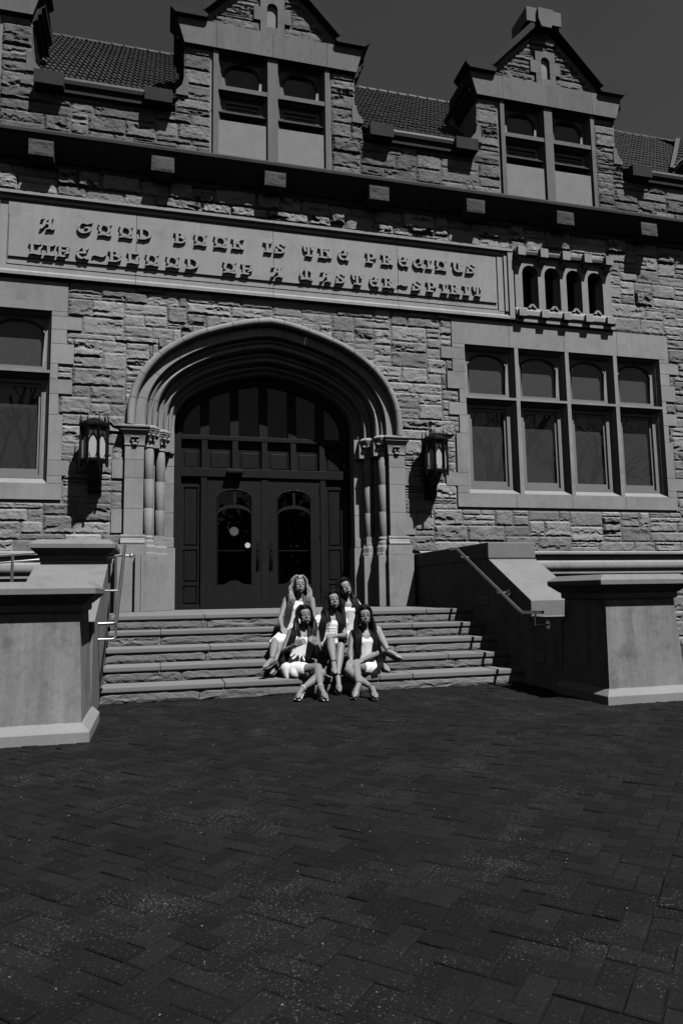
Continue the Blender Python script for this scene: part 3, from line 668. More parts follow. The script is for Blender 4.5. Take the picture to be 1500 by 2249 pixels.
def door(s):
    x0, x1 = .069, 1.108; g0, g1 = .25, .92; zb, zspring, rise = 1.43, 3.11, .16
    X = lambda a, b: (min(s*a, s*b), max(s*a, s*b))
    d = MB(); y0, y1 = YD+.005, YD+.055
    d.box(*X(x0, g0), y0, y1, 1.035, 3.46).box(*X(g1, x1), y0, y1, 1.035, 3.46).box(*X(g0, g1), y0, y1, 1.035, zb)
    A = arcpts(s*g0, s*g1, zspring, rise, 16)
    for p, q in zip(A[:-1], A[1:]): d.prism([p, q, (q[0], 3.46), (p[0], 3.46)], 'y', y0, y1)
    # low ornamental crest on the bottom rail
    c = s*(g0+g1)/2; d.prism([(c-.2, zb), (c+.2, zb), (c+.13, zb+.03), (c+.07, zb+.075), (c-.07, zb+.075), (c-.13, zb+.03)], 'y', y0, y1)
    D = d.build('door', 'wood', BLD)
    r = MB(); B = arcpts(s*g0, s*g1, 2.75, .15, 16); B2 = arcpts(s*g0, s*g1, 2.80, .17, 16)
    for i in range(16): r.prism([B[i], B[i+1], B2[i+1], B2[i]], 'y', y0+.006, y1-.006)
    r.box(c-.022, c+.022, y0+.008, y1-.008, 2.96, 3.268); r.build('glazing_bar', 'wood', D)
    mo = MB()
    for p, q in zip(A[:-1], A[1:]): mo.tube([(p[0], y0-.004, p[1]-.006), (q[0], y0-.004, q[1]-.006)], .011, 6, False)
    for xx in (g0+.006, g1-.006): mo.tube([(s*xx, y0-.004, zb), (s*xx, y0-.004, zspring)], .011, 6)
    mo.build('glass_bead', 'wood', D, smooth=60)
    MB().box(*X(g0-.01, g1+.01), YD+.028, YD+.034, zb-.01, 3.29).build('pane', 'dglass', D)
    MB().box(*X(g0, g1), YD+.07, YD+.10, 2.07, 2.09).build('push_bar', 'steel', D)
    hx = s*.13; h = MB().box(hx-.035, hx+.035, YD-.008, YD+.01, 1.70, 2.18, .008)
    h.prism([(hx-.035, 2.18), (hx+.035, 2.18), (hx, 2.25)], 'y', YD-.008, YD+.01)
    h.sphere((hx, YD-.012, 2.09), (.022, .012, .022), 8)
    h.build('handle_plate', 'iron', D, smooth=40)
    MB().tube([(hx, YD-.01, 1.98), (hx, YD-.06, 1.95), (hx, YD-.065, 1.86), (hx, YD-.05, 1.77), (hx, YD-.01, 1.74)], [.008, .012, .014, .012, .008], 8).build('handle', 'iron', D, smooth=60)
    for z in (1.3, 2.3, 3.2): MB().tube([(s*1.11, YD-.006, z), (s*1.11, YD-.006, z+.12)], .014, 8).build('hinge', 'iron', D, smooth=60)
    if s < 0:
        cy = YD+.022
        MB().lathe([(.0, 0), (.086, 0), (.086, .003)], (0, 0, 0), 24)
        st = MB(); st.add([(-.59+.086*math.cos(2*PI*k/28), cy, 2.45+.086*math.sin(2*PI*k/28)) for k in range(28)], [tuple(range(28))]); st.add([(-.59+.078*math.cos(2*PI*k/28), cy-.0015, 2.45+.078*math.sin(2*PI*k/28)) for k in range(28)]+[(-.59+.066*math.cos(2*PI*k/28), cy-.0015, 2.45+.066*math.sin(2*PI*k/28)) for k in range(28)], [(k, (k+1) % 28, 28+(k+1) % 28, 28+k) for k in range(28)]).build('round_sticker', 'grey', D)
        MB().add([(-.33+.052*math.cos(2*PI*k/28), cy, 2.18+.052*math.sin(2*PI*k/28)) for k in range(28)], [tuple(range(28))]).build('white_sticker', 'white', D)
    return D
door(-1); door(1)
MB().box(-.745, -.43, YD-.16, YD-.03, 3.565, 3.625, .01).build('door_sensor', 'black', BLD)

# --- main cornice with brackets
cp = [(.03, 9.44), (-.32, 9.40), (-.40, 9.385), (-.437, 9.34), (-.43, 9.29), (-.40, 9.265), (-.38, 9.24), (-.35, 9.18), (-.27, 9.08), (-.18, 9.02), (-.15, 8.98), (-.08, 8.96), (-.06, 8.88), (.03, 8.88)]
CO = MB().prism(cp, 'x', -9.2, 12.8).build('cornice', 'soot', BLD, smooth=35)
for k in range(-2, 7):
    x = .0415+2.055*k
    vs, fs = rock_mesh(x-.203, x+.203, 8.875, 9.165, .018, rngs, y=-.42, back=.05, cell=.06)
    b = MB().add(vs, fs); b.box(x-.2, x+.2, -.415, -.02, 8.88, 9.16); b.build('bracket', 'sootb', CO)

# --- parapet and dormers
def dz_gable(cx, x): return 13.86-abs(x-cx)*1.075        # outer coping line
def blocked_top(x, z):
    for cx, k in DORM:
        ax = abs(x-cx)
        if ax < 1.2 and z < 11.84: return True
        if ax < 1.86 and 11.74 < z < 12.32: return True
        if ax < .24 and 12.30 < z < 13.12: return True
        if ax < .37 and 12.58 < z < 12.88: return True
        if ax < 1.70 and z < 12.4: return False
        if 1.70 <= ax < 1.86 and z < 10.72: return False
        if z > 12.3 and z < dz_gable(cx, x)-.13: return False
    return z > 10.34
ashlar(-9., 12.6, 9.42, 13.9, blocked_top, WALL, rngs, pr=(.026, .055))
for cx, k in DORM:
    d = MB()
    for s in (-1, 1):
        a, b = sorted((cx+s*1.05, cx+s*1.69)); d.box(a, b, .008, .4, 9.2, 11.9)
        a, b = sorted((cx+s*1.5, cx+s*1.69)); d.box(a, b, .4, 2.2, 10.2, 12.4)
    d.prism([(cx-1.69, 11.84), (cx+1.69, 11.84), (cx+1.69, 12.2), (cx, 13.75), (cx-1.69, 12.2)], 'y', .008, .3)
    D = d.build('dormer', 'mortar', BLD)
    for xa, xb in ((-1.86, -1.1), (-1.1, 0), (0, 1.1), (1.1, 1.86)):
        e0 = .1 if xa == -1.86 else 0; e1 = .1 if xb == 1.86 else 0
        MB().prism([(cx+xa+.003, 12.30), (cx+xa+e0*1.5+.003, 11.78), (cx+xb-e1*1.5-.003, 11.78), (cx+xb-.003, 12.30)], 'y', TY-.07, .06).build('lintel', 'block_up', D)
    for s in (-1, 1):
        f = lambda p: [(cx+s*a, b) for a, b in p]
        # kneeler: moulded stone carrying the foot of the coping
        MB().prism(f([(1.30, 12.305), (1.88, 12.305), (1.98, 12.40), (1.98, 12.45), (1.38, 12.45), (1.26, 12.36)]), 'y', -.20, .45).build('kneeler', 'copd', D)
        MB().prism(f([(1.70, 11.70), (1.78, 11.78), (1.78, 11.86), (1.84, 11.90), (1.84, 12.0), (1.90, 12.05), (1.90, 12.30), (1.66, 12.30), (1.66, 11.70)]), 'y', -.02, .9).build('kneeler_bracket', 'copd', D)
        # raking coping
        MB().prism(f([(1.34, 12.452), (.30, 13.55), (.30, 13.73), (1.42, 12.56), (1.50, 12.452)]), 'y', -.20, .40).build('coping', 'copd', D)
        # shoulder stones
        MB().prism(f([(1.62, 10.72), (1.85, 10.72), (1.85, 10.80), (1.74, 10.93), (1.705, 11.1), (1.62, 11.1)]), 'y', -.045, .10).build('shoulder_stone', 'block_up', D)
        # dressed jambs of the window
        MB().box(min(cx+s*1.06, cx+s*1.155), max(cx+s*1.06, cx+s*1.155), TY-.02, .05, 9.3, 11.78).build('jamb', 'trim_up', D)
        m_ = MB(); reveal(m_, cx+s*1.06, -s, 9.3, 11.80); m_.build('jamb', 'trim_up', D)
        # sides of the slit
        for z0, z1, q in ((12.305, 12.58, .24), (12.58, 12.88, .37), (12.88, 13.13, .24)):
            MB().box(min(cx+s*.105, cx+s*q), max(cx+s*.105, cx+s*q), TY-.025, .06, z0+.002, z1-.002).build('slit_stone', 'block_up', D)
        MB().prism(f([(1.75, 12.35), (1.75, 12.25), (0, 13.5), (0, 13.68)]), 'y', .3, 3.2).build('dormer_roof', 'tile', D)
    sA = [(cx+.105*math.cos(PI-PI*i/8), 12.88+.105*math.sin(PI*i/8)) for i in range(9)]
    q = MB()
    for p_, r_ in zip(sA[:-1], sA[1:]): q.prism([p_, r_, (r_[0], 13.13), (p_[0], 13.13)], 'y', TY-.025, .06)
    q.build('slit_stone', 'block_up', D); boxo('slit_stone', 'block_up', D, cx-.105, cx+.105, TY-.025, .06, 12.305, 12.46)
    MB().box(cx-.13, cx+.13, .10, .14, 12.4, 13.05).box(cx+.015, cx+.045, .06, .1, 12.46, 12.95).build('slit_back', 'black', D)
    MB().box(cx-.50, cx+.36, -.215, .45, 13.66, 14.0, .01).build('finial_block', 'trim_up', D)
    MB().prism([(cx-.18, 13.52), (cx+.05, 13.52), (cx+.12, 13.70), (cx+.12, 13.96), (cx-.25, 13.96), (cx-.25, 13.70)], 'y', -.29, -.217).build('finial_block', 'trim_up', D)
    # window: mullion, transom, two bays
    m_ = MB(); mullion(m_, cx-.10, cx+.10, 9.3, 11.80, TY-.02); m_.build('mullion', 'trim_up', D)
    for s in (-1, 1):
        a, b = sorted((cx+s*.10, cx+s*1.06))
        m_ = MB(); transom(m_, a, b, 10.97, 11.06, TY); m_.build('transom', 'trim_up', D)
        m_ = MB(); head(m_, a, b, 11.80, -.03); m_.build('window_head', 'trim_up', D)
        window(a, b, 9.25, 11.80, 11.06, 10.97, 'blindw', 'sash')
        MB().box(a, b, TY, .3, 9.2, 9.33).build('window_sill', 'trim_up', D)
# eaves: gutters between blocks
for cx0, cx1 in ((-9.0, -7.9), (-4.26, -1.86), (1.99, 4.35), (8.08, 12.6)):
    for x in (cx0+.25, cx1-.25):
        MB().box(x-.25, x+.25, -.26, .06, 10.36, 10.62, .008).build('eaves_block', 'copd', BLD)
    MB().prism([(.05, 10.34), (-.06, 10.36), (-.09, 10.48), (-.15, 10.50), (-.17, 10.56), (-.15, 10.62), (-.11, 10.62), (-.1, 10.56), (.05, 10.56)], 'x', cx0+.502, cx1-.502).build('gutter', 'gutter', BLD, smooth=35)
    MB().box(cx0+.5, cx1-.5, -.10, .05, 10.36, 10.50).build('eaves_board', 'copd', BLD)
# --- tiled roof
RY0, RZ0, RY1, RZ1 = .0, 10.6, 4.0, 14.72
sl_ = math.hypot(RY1-RY0, RZ1-RZ0); ey, ez = (RY1-RY0)/sl_, (RZ1-RZ0)/sl_; ny, nz_ = -ez, ey
ROOF = MB().prism([(RY0, RZ0-.08), (RY1, RZ1-.08), (RY1+4, RZ0-.08)], 'x', -9.2, 16.0).build('roof', 'copd', BLD)
TW, TL = .205, .335
def tile_mesh():
    vs = []; fs = []; hs = [0, .022, .038, .042, .032, .012, .030, .042, .036, .02, 0]; n = len(hs)
    for t, lift in ((0, .034), (TL*1.12, .004)):
        for i, h in enumerate(hs): vs.append((TW*(i/(n-1))*1.02, t*ey+ny*(h+lift), t*ez+nz_*(h+lift)))
    for i in range(n): vs.append((TW*(i/(n-1))*1.02, ny*(hs[i]*.2), nz_*(hs[i]*.2)))
    for i in range(n-1): fs += [(i, i+1, n+i+1, n+i), (2*n+i, 2*n+i+1, i+1, i)]
    return vs, fs
tv, tf = tile_mesh()
tme = bpy.data.meshes.new('roof_tile'); tme.from_pydata(tv, [], tf); tme.materials.append(MT['tile'])
allt = []
def in_dormer(x, t):
    y = RY0+t*ey
    return any(abs(x+TW/2-cx) < 1.66 and y < 1.6 for cx, k in DORM)
for r in range(int(sl_/TL)):
    for c_ in range(int(21.5/TW)):
        x = -9.+c_*TW; t = r*TL
        if in_dormer(x, t): continue
        if x > 9.4+t*ey*.95: continue
        p = proj((x, RY0+t*ey, RZ0+t*ez)); vis = -30 < p[0] < 1530 and -30 < p[1] < 700
        hid = any(abs(x+TW/2-cx+ (0)) < 1.5 for cx, k in DORM)
        allt.append(((0 if (vis and not hid) else 1), p[2], x, t))
allt.sort()
rest = MB()
for i, (k, zz, x, t) in enumerate(allt):
    j = R_.uniform(-.006, .006)
    if i < 300:
        o = bpy.data.objects.new('roof_tile', tme); C.objects.link(o); o.parent = ROOF; o.location = (x, RY0+t*ey+ny*abs(j), RZ0+t*ez+nz_*abs(j))
    else: rest.add([(a+x, b+RY0+t*ey+ny*abs(j), c+RZ0+t*ez+nz_*abs(j)) for a, b, c in tv], tf)
rest.build('roof_tiles', 'tile', ROOF, kind='stuff')
rc = MB().lathe([(.105, 0), (.115, .02), (.095, .05), (.09, .30)], (0, 0, 0), 8, 0, PI)
rv = [(z, RY1-x*0+ -(x), y+RZ1-.0) for x, y, z in rc.v]
rme = bpy.data.meshes.new('ridge_tile'); rme.from_pydata([(z, x, y) for x, y, z in rc.v], [], rc.f); rme.materials.append(MT['tile'])
for k in range(84):
    o = bpy.data.objects.new('ridge_tile', rme); C.objects.link(o); o.parent = ROOF; o.location = (-9+k*.285, RY1, RZ1-.01+R_.uniform(-.004, .004))
# cross roof of the wing on the right, meeting the main roof in a valley
cr = [(9.45, .2, 10.78), (13.4, 4.1, 14.72), (13.4, .2, 14.9), (13.4, -6, 14.9), (9.45, -6, 10.78)]
cr = [(9.5, .25, 10.85), (13.45, 4.15, 14.9), (13.45, .0, 14.9), (9.5, .0, 10.85)]
W2 = MB().add([(9.55, .3, 10.9), (13.3, 4.0, 14.72), (14.2, 3.0, 15.6), (14.2, .3, 15.6)], [(0, 1, 2, 3)]).build('wing_roof', 'copd', BLD)
E_ = Vector((3.75, 0, 3.82)).normalized(); Nn = Vector((-E_.z, 0, E_.x))
wt = MB(); L2 = .335
for r in range(19):
    for c_ in range(20):
        s0 = r*L2; y = .3+c_*TW
        if y-.3 > (s0*E_.x)*1.0+.1: continue
        o_ = Vector((9.55, y, 10.95))+E_*s0; hs = [0, .022, .038, .042, .032, .012, .030, .042, .036, .02, 0]; n = len(hs); vs = []; fs = []
        for t, lift in ((0, .034), (L2*1.12, .004)):
            for i, h in enumerate(hs): vs.append(o_+E_*t+Nn*(h+lift)+Vector((0, TW*(i/(n-1)), 0)))
        for i in range(n): vs.append(o_+Vector((0, TW*(i/(n-1)), 0)))
        for i in range(n-1): fs += [(i, n+i, n+i+1, i+1), (2*n+i, i, i+1, 2*n+i+1)]
        wt.add(vs, fs)
wt.build('wing_tiles', 'tile', W2, kind='stuff')
MB().add([(9.40, .12, 10.98), (9.52, .12, 10.98), (13.2, 3.9, 14.84), (13.05, 3.9, 14.84)], [(0, 1, 2, 3)]).build('valley_gutter', 'gutter', BLD)

# --- hand the stones out: the 300 that show largest are objects, the rest one mesh
STONES.sort(key=lambda t: -t[3])
restm = MB()
restu = MB()
for i, (vs, fs, p, ar, zc_) in enumerate(STONES):
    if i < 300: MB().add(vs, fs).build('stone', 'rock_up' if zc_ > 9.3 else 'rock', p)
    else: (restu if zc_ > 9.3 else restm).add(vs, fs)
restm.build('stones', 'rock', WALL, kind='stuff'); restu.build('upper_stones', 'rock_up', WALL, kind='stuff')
print('stones', len(STONES), 'tiles', len(allt))

# ================================================================== ground and paving
MB().add([(-400, -400, -.012), (400, -400, -.012), (400, 400, -.012), (-400, 400, -.012)], [(0, 1, 2, 3)]).build('ground', 'sand')['kind'] = 'structure'
PAVE = MB().add([(-9, -13.4, -.006), (9.5, -13.4, -.006), (9.5, -4.0, -.006), (-9, -4.0, -.006)], [(0, 1, 2, 3)]).build('brick_paving', 'sand'); PAVE['kind'] = 'structure'
BU = .1015; c45 = math.cos(PI/4)
def paver(L, Wd):
    g = .0034; b = .0045; vs = []; z = 0
    for (e, zz) in ((g, -.03), (g, -b), (g+b, 0)):
        vs += [(e, e, zz), (L-e, e, zz), (L-e, Wd-e, zz), (e, Wd-e, zz)]
    fs = [(8, 9, 10, 11)]
    for k in (0, 4): fs += [(k+i, k+(i+1) % 4, k+4+(i+1) % 4, k+4+i) for i in range(4)]
    return vs, fs
pv, pf = paver(2*BU, BU)
pme = bpy.data.meshes.new('paving_brick'); pme.from_pydata(pv, [], pf); pme.materials.append(MT['brick'])
bricks = []; n_ = 95
for i in range(-n_, n_):
    for j in range(-n_, n_):
        d = (i-j) % 4
        if d == 0: org, ang = (i, j), 0
        elif d == 3: org, ang = (i+1, j), PI/2
        else: continue
        u, v = org[0]*BU, org[1]*BU
        x = (u-v)*c45; y = (u+v)*c45-8.4
        if not (-8.6 < x < 9.2 and -13.2 < y < -4.02): continue
        if x > 3.9 and y > -5.7: continue
        a = ang+PI/4; cx = x+(math.cos(a)*BU-math.sin(a)*BU/2); cy = y+(math.sin(a)*BU+math.cos(a)*BU/2)
        p = proj((cx, cy, 0)) if cy > -12.3 else (9999, 9999, 99)
        vis = 10 < p[0] < 1490 and p[1] < 2240
        bricks.append(((0 if vis else 1), p[2], x, y, a))
bricks.sort(); rest = MB()
for i, (k, zz, x, y, a) in enumerate(bricks):
    h = R_.gauss(0, .0018); tx, ty = R_.gauss(0, .011), R_.gauss(0, .011)
    a += R_.gauss(0, .004)
    if i < 300:
        o = bpy.data.objects.new('brick', pme); C.objects.link(o); o.parent = PAVE; o.location = (x, y, h); o.rotation_euler = (tx, ty, a)
    else:
        ca, sa = math.cos(a), math.sin(a)
        rest.add([(x+ca*p[0]-sa*p[1], y+sa*p[0]+ca*p[1], p[2]+h+tx*p[1]-ty*p[0]) for p in pv], pf)
rest.build('bricks', 'brick', PAVE, kind='stuff')
# litter of pale chips lying in the joints
lt = MB()
for k in range(700):
    y = -4.2-R_.random()**1.3*7; x = R_.uniform(-4.5, 4.5); s = R_.uniform(.002, .006); a = R_.uniform(0, PI); q = s*R_.uniform(.2, .7)
    ca, sa = math.cos(a), math.sin(a); lt.add([(x+ca*s, y+sa*s, .004), (x-sa*q, y+ca*q, .007), (x-ca*s, y-sa*s, .004), (x+sa*q, y-ca*q, .004), (x, y, .009)], [(0, 1, 4), (1, 2, 4), (2, 3, 4), (3, 0, 4)])
lt.build('grit', 'tread', kind='stuff'); C.objects['grit']['label'] = 'pale grit and seed husks scattered on the brick paving'; C.objects['grit']['category'] = 'grit'
# planting bed by the right-hand wall
bed = MB(); nx, ny_ = 40, 36
for j in range(ny_+1):
    for i in range(nx+1):
        x = 3.86+i*.16; y = -5.55+j*.154; bed.v.append((x, y, .01+.07*noise.noise(Vector((x*1.7, y*1.7, 0)))+.02*noise.noise(Vector((x*9, y*9, 0)))+.04))
for j in range(ny_):
    for i in range(nx): a = j*(nx+1)+i; bed.f.append((a, a+1, a+nx+2, a+nx+1))
bed.build('planting_bed', 'soil')['kind'] = 'structure'
lv = MB()
for k in range(5200):
    x = 3.9+R_.random()**1.1*5.8; y = R_.uniform(-5.4, -.2); z = R_.uniform(.04, .2); s = R_.uniform(.015, .035)
    d1 = Vector((R_.gauss(0, 1), R_.gauss(0, 1), R_.gauss(0, .5))).normalized()*s; d2 = Vector((R_.gauss(0, 1), R_.gauss(0, 1), R_.gauss(0, .5))).normalized()*s*.6; p = Vector((x, y, z))
    lv.add([p-d1, p+d2, p+d1, p-d2], [(0, 1, 2, 3)])
g = lv.build('ground_cover', 'leaf', kind='stuff'); tagm(g, 'low dark ground cover leaves beside the right-hand pedestal', 'ground cover')

# ================================================================== steps
STEP = thing('stone_steps', 'wide flight of stone steps with rock-faced risers below the entrance', 'steps', (0, -3.3, 0))
NOSE = [-2.53, -2.907, -3.28, -3.655, -4.037]; RISE = .194; SX0, SX1 = -2.62, 2.79
MB().box(SX0+.01, SX1-.01, -2.48, .5, -.1, .90).box(SX0+.01, SX1-.01, -2.86, -2.48, -.1, .70).box(SX0+.01, SX1-.01, -3.23, -2.86, -.1, .51).box(SX0+.01, SX1-.01, -3.6, -3.23, -.1, .31).box(SX0+.01, SX1-.01, -3.98, -3.6, -.1, .12).build('step_core', 'mortar', STEP)
joints = [[-1.35, .55, 2.0], [-1.95, -.2, 1.62], [-1.32, .3, 1.05], [-1.95, -.35, 1.86], [-1.2, .75, 1.2]]
for k in range(5):
    zt = .97-RISE*k; js = [SX0]+joints[k]+[SX1]
    for a, b in zip(js[:-1], js[1:]):
        back = NOSE[k]+.46 if k else NOSE[0]+.62
        t = MB().box(a+.0025, b-.0025, NOSE[k], back-.06 if k else back, zt-.062, zt+R_.uniform(-.002, .002), .012); t.build('tread', 'tread', STEP)
    js = [SX0, joints[k][0]+R_.uniform(-.3, .3), joints[k][1]+R_.uniform(-.2, .4), joints[k][2]+R_.uniform(-.3, .2), SX1]
    for a, b in zip(js[:-1], js[1:]):
        vs, fs = rock_mesh(a, b, max(-.03, zt-RISE+.001), zt-.064, .026, rngs, y=NOSE[k]+.034, back=.05, cell=.055, amp=.9); MB().add(vs, fs).build('riser', 'riser', STEP)
for a, b in ((-2.62, -1.3), (-1.3, .2), (.2, 1.5), (1.5, 2.79)):
    for y0, y1 in ((-1.905, -1.0), (-1.0, -.1), (-.1, .80)): MB().box(a+.002, b-.002, y0+.002, y1-.002, .9, .969+R_.uniform(-.001, .001), .004).build('landing_slab', 'tread', STEP)

# ================================================================== side walls and pedestals
def rings(mb, x0, x1, y0, y1, prof):      # prof: (outset, z) rectangle rings bottom to top, capped
    n = 0; base = len(mb.v); vs = []; fs = []
    for o, z in prof: vs += [(x0-o, y0-o, z), (x1+o, y0-o, z), (x1+o, y1+o, z), (x0-o, y1+o, z)]
    for k in range(len(prof)-1): fs += [(4*k+i, 4*k+(i+1) % 4, 4*k+4+(i+1) % 4, 4*k+4+i) for i in range(4)]
    fs += [(3, 2, 1, 0), tuple(range(4*len(prof)-4, 4*len(prof)))]
    return mb.add(vs, fs)
def pedestal(x0, x1, y0, y1, zs, label):
    P = thing('stone_pedestal', label, 'pedestal', ((x0+x1)/2, (y0+y1)/2, 0))
    rings(MB(), x0, x1, y0, y1, [(0, -.05), (0, .085), (-.004, .092), (-.055, .15), (-.06, .152)]).build('plinth', 'base', P)
    rings(MB(), x0+.062, x1-.062, y0+.062, y1-.062, [(0, .152), (-.012, .16), (-.058, 1.14*zs), (-.058, 1.15*zs)]).build('die', 'cast', P)
    rings(MB(), x0+.062, x1-.062, y0+.062, y1-.062, [(-.06, 1.128*zs), (-.035, 1.13*zs), (-.028, 1.15*zs), (-.028, 1.195*zs), (-.01, 1.205*zs), (.012, 1.225*zs), (.05, 1.26*zs), (.082, 1.287*zs), (.085, 1.29*zs), (.085, 1.338*zs), (.081, 1.343*zs), (.0, 1.398*zs), (-.01, 1.40*zs)]).build('cap', 'castc', P)
    return P
pedestal(2.70, 3.83, -5.98, -4.93, 1., 'stone pedestal with moulded cap beside the planting bed')
pedestal(-3.72, -2.54, -6.17, -5.1, .985, 'stone pedestal with moulded cap in front of the capped pier')
SW = thing('stair_side_wall', 'sloping stone side wall of the steps with plain coping and wall lights', 'stair wall', (3.15, -2.5, 0))
MB().prism([(-.0, -.05), (-.0, 1.712), (-3.13, 1.712), (-3.13, 1.69), (-4.28, 1.10), (-4.28, .90), (-4.99, .90), (-4.99, -.05)], 'x', 2.785, 3.52).build('wall_body', 'cast', SW)
MB().box(2.765, 3.55, -3.15, -.0, 1.712, 1.962, .02).build('coping', 'castc', SW)
bm_ = MB().prism([(-3.152, 1.705), (-4.31, 1.115), (-4.33, 1.10), (-4.33, .89), (-4.27, .89), (-3.152, 1.62)], 'x', 2.77, 3.545); bm_.build('sloping_coping', 'castc', SW)
for y0, y1, z0, z1 in ((-3.06, -2.76, 1.04, 1.157), (-4.58, -4.29, .317, .428)):
    f = MB().box(2.772, 2.79, y0, y1, z0, z1, .003).build('light_frame', 'step_light', SW); MB().box(2.768, 2.78, y0+.05, y1-.05, z0+.03, z1-.03).build('light_lens', 'black', f)
PR = thing('capped_pier', 'tall stone pier with moulded cap and sloping front at the ramp landing', 'pier', (-3.05, -3.0, 0))
rings(MB(), -3.45, -2.655, -3.07, -2.05, [(0, -.05), (0, 1.70), (-.01, 1.72)]).build('pier_body', 'cast', PR)
rings(MB(), -3.45, -2.655, -3.07, -2.05, [(-.03, 1.70), (.005, 1.712), (.012, 1.73), (.012, 1.775), (.03, 1.785), (.055, 1.805), (.09, 1.84), (.115, 1.866), (.118, 1.868), (.118, 1.92), (.112, 1.926), (.04, 1.98), (.03, 1.982)]).build('cap', 'castc', PR)
MB().prism([(-3.06, -.05), (-3.06, 1.66), (-3.15, 1.645), (-4.9, .98), (-5.05, .98), (-5.05, -.05)], 'x', -3.5, -2.625).build('sloping_wall', 'castc', PR)
# ramp behind the pier
RA = MB().prism([(-9, -.1), (-9, .35), (-2.66, .965), (-2.66, -.1)], 'y', -2.02, -.15).build('access_ramp', 'cast'); RA['kind'] = 'structure'

# ================================================================== rails
def rail(name, label, cat, loc, tubes, balls=(), group=None, plates=()):
    T = thing(name, label, cat, loc, group)
    for nm, pts, r in tubes: MB().tube(pts, r, 12).build(nm, 'steel', T, smooth=60)
    for c, r in balls: MB().sphere(c, r, 14).build('ball_end', 'steel', T, smooth=80)
    for c, r in plates: MB().tube([c, (c[0]+.012, c[1], c[2])], r, 18).build('wall_plate', 'steel', T, smooth=60)
    return T
rr = .021
X = 2.60
rail('stair_handrail', 'steel handrail fixed to the stair side wall with two lights', 'handrail', (2.60, -3.4, 1.0),
     [('rail', [(X+.0, -2.14, 1.92), (X, -2.36, 1.915), (X, -2.42, 1.895), (X, -4.33, .975), (X, -4.40, .95), (X, -4.90, .965)], rr),
      ('bracket', [(X, -2.55, 1.80), (X, -2.55, 1.765), (X+.18, -2.55, 1.765)], .011), ('bracket', [(X, -3.72, 1.25), (X, -3.72, 1.21), (X+.18, -3.72, 1.21)], .011), ('bracket', [(X, -4.72, .95), (X, -4.72, .80), (X+.18, -4.72, .80)], .013)],
     plates=[((2.772, -2.55, 1.765), .045), ((2.772, -3.72, 1.21), .05), ((2.772, -4.72, .80), .055)])
X = -2.44
rail('stair_handrail', 'steel handrail descending past the capped pier, bent back to the stone', 'handrail', (-2.44, -3.6, 1.0),
     [('rail', [(X, -2.62, 1.93), (X, -2.70, 1.90), (X, -4.33, .97), (X, -4.40, .945), (X-.03, -4.43, .94), (-2.68, -4.43, .94)], rr),
      ('bracket', [(X, -4.38, .92), (X, -4.38, .79), (X-.03, -4.40, .77), (-2.68, -4.42, .77)], .013), ('bracket', [(X, -3.72, 1.31), (-2.64, -3.72, 1.31)], .013), ('bracket', [(X, -2.85, 1.8), (-2.68, -2.85, 1.76)], .013)])
rail('ramp_railing', 'steel double railing rising along the ramp between pier and wall', 'railing', (-4.5, -.8, .8),
     [('rail', [(-8.6, -.75, 1.52), (-4.42, -.75, 1.905), (-3.6, -.75, 1.965), (-2.75, -.75, 1.90), (-2.43, -.75, 1.895)], .022), ('rail', [(-8.6, -.75, 1.40), (-4.42, -.75, 1.785), (-3.55, -.75, 1.865), (-3.5, -.75, 1.83), (-3.52, -.75, 1.75)], .017),
      ('post', [(-4.21, -.75, .78), (-4.21, -.75, 1.91)], .023), ('post', [(-6.2, -.75, .58), (-6.2, -.75, 1.74)], .023), ('post', [(-2.66, -.75, .97), (-2.66, -.75, 1.89)], .021), ('post', [(-8.2, -.75, .4), (-8.2, -.75, 1.55)], .023)],
     balls=[((-2.42, -.75, 1.895), .042)])

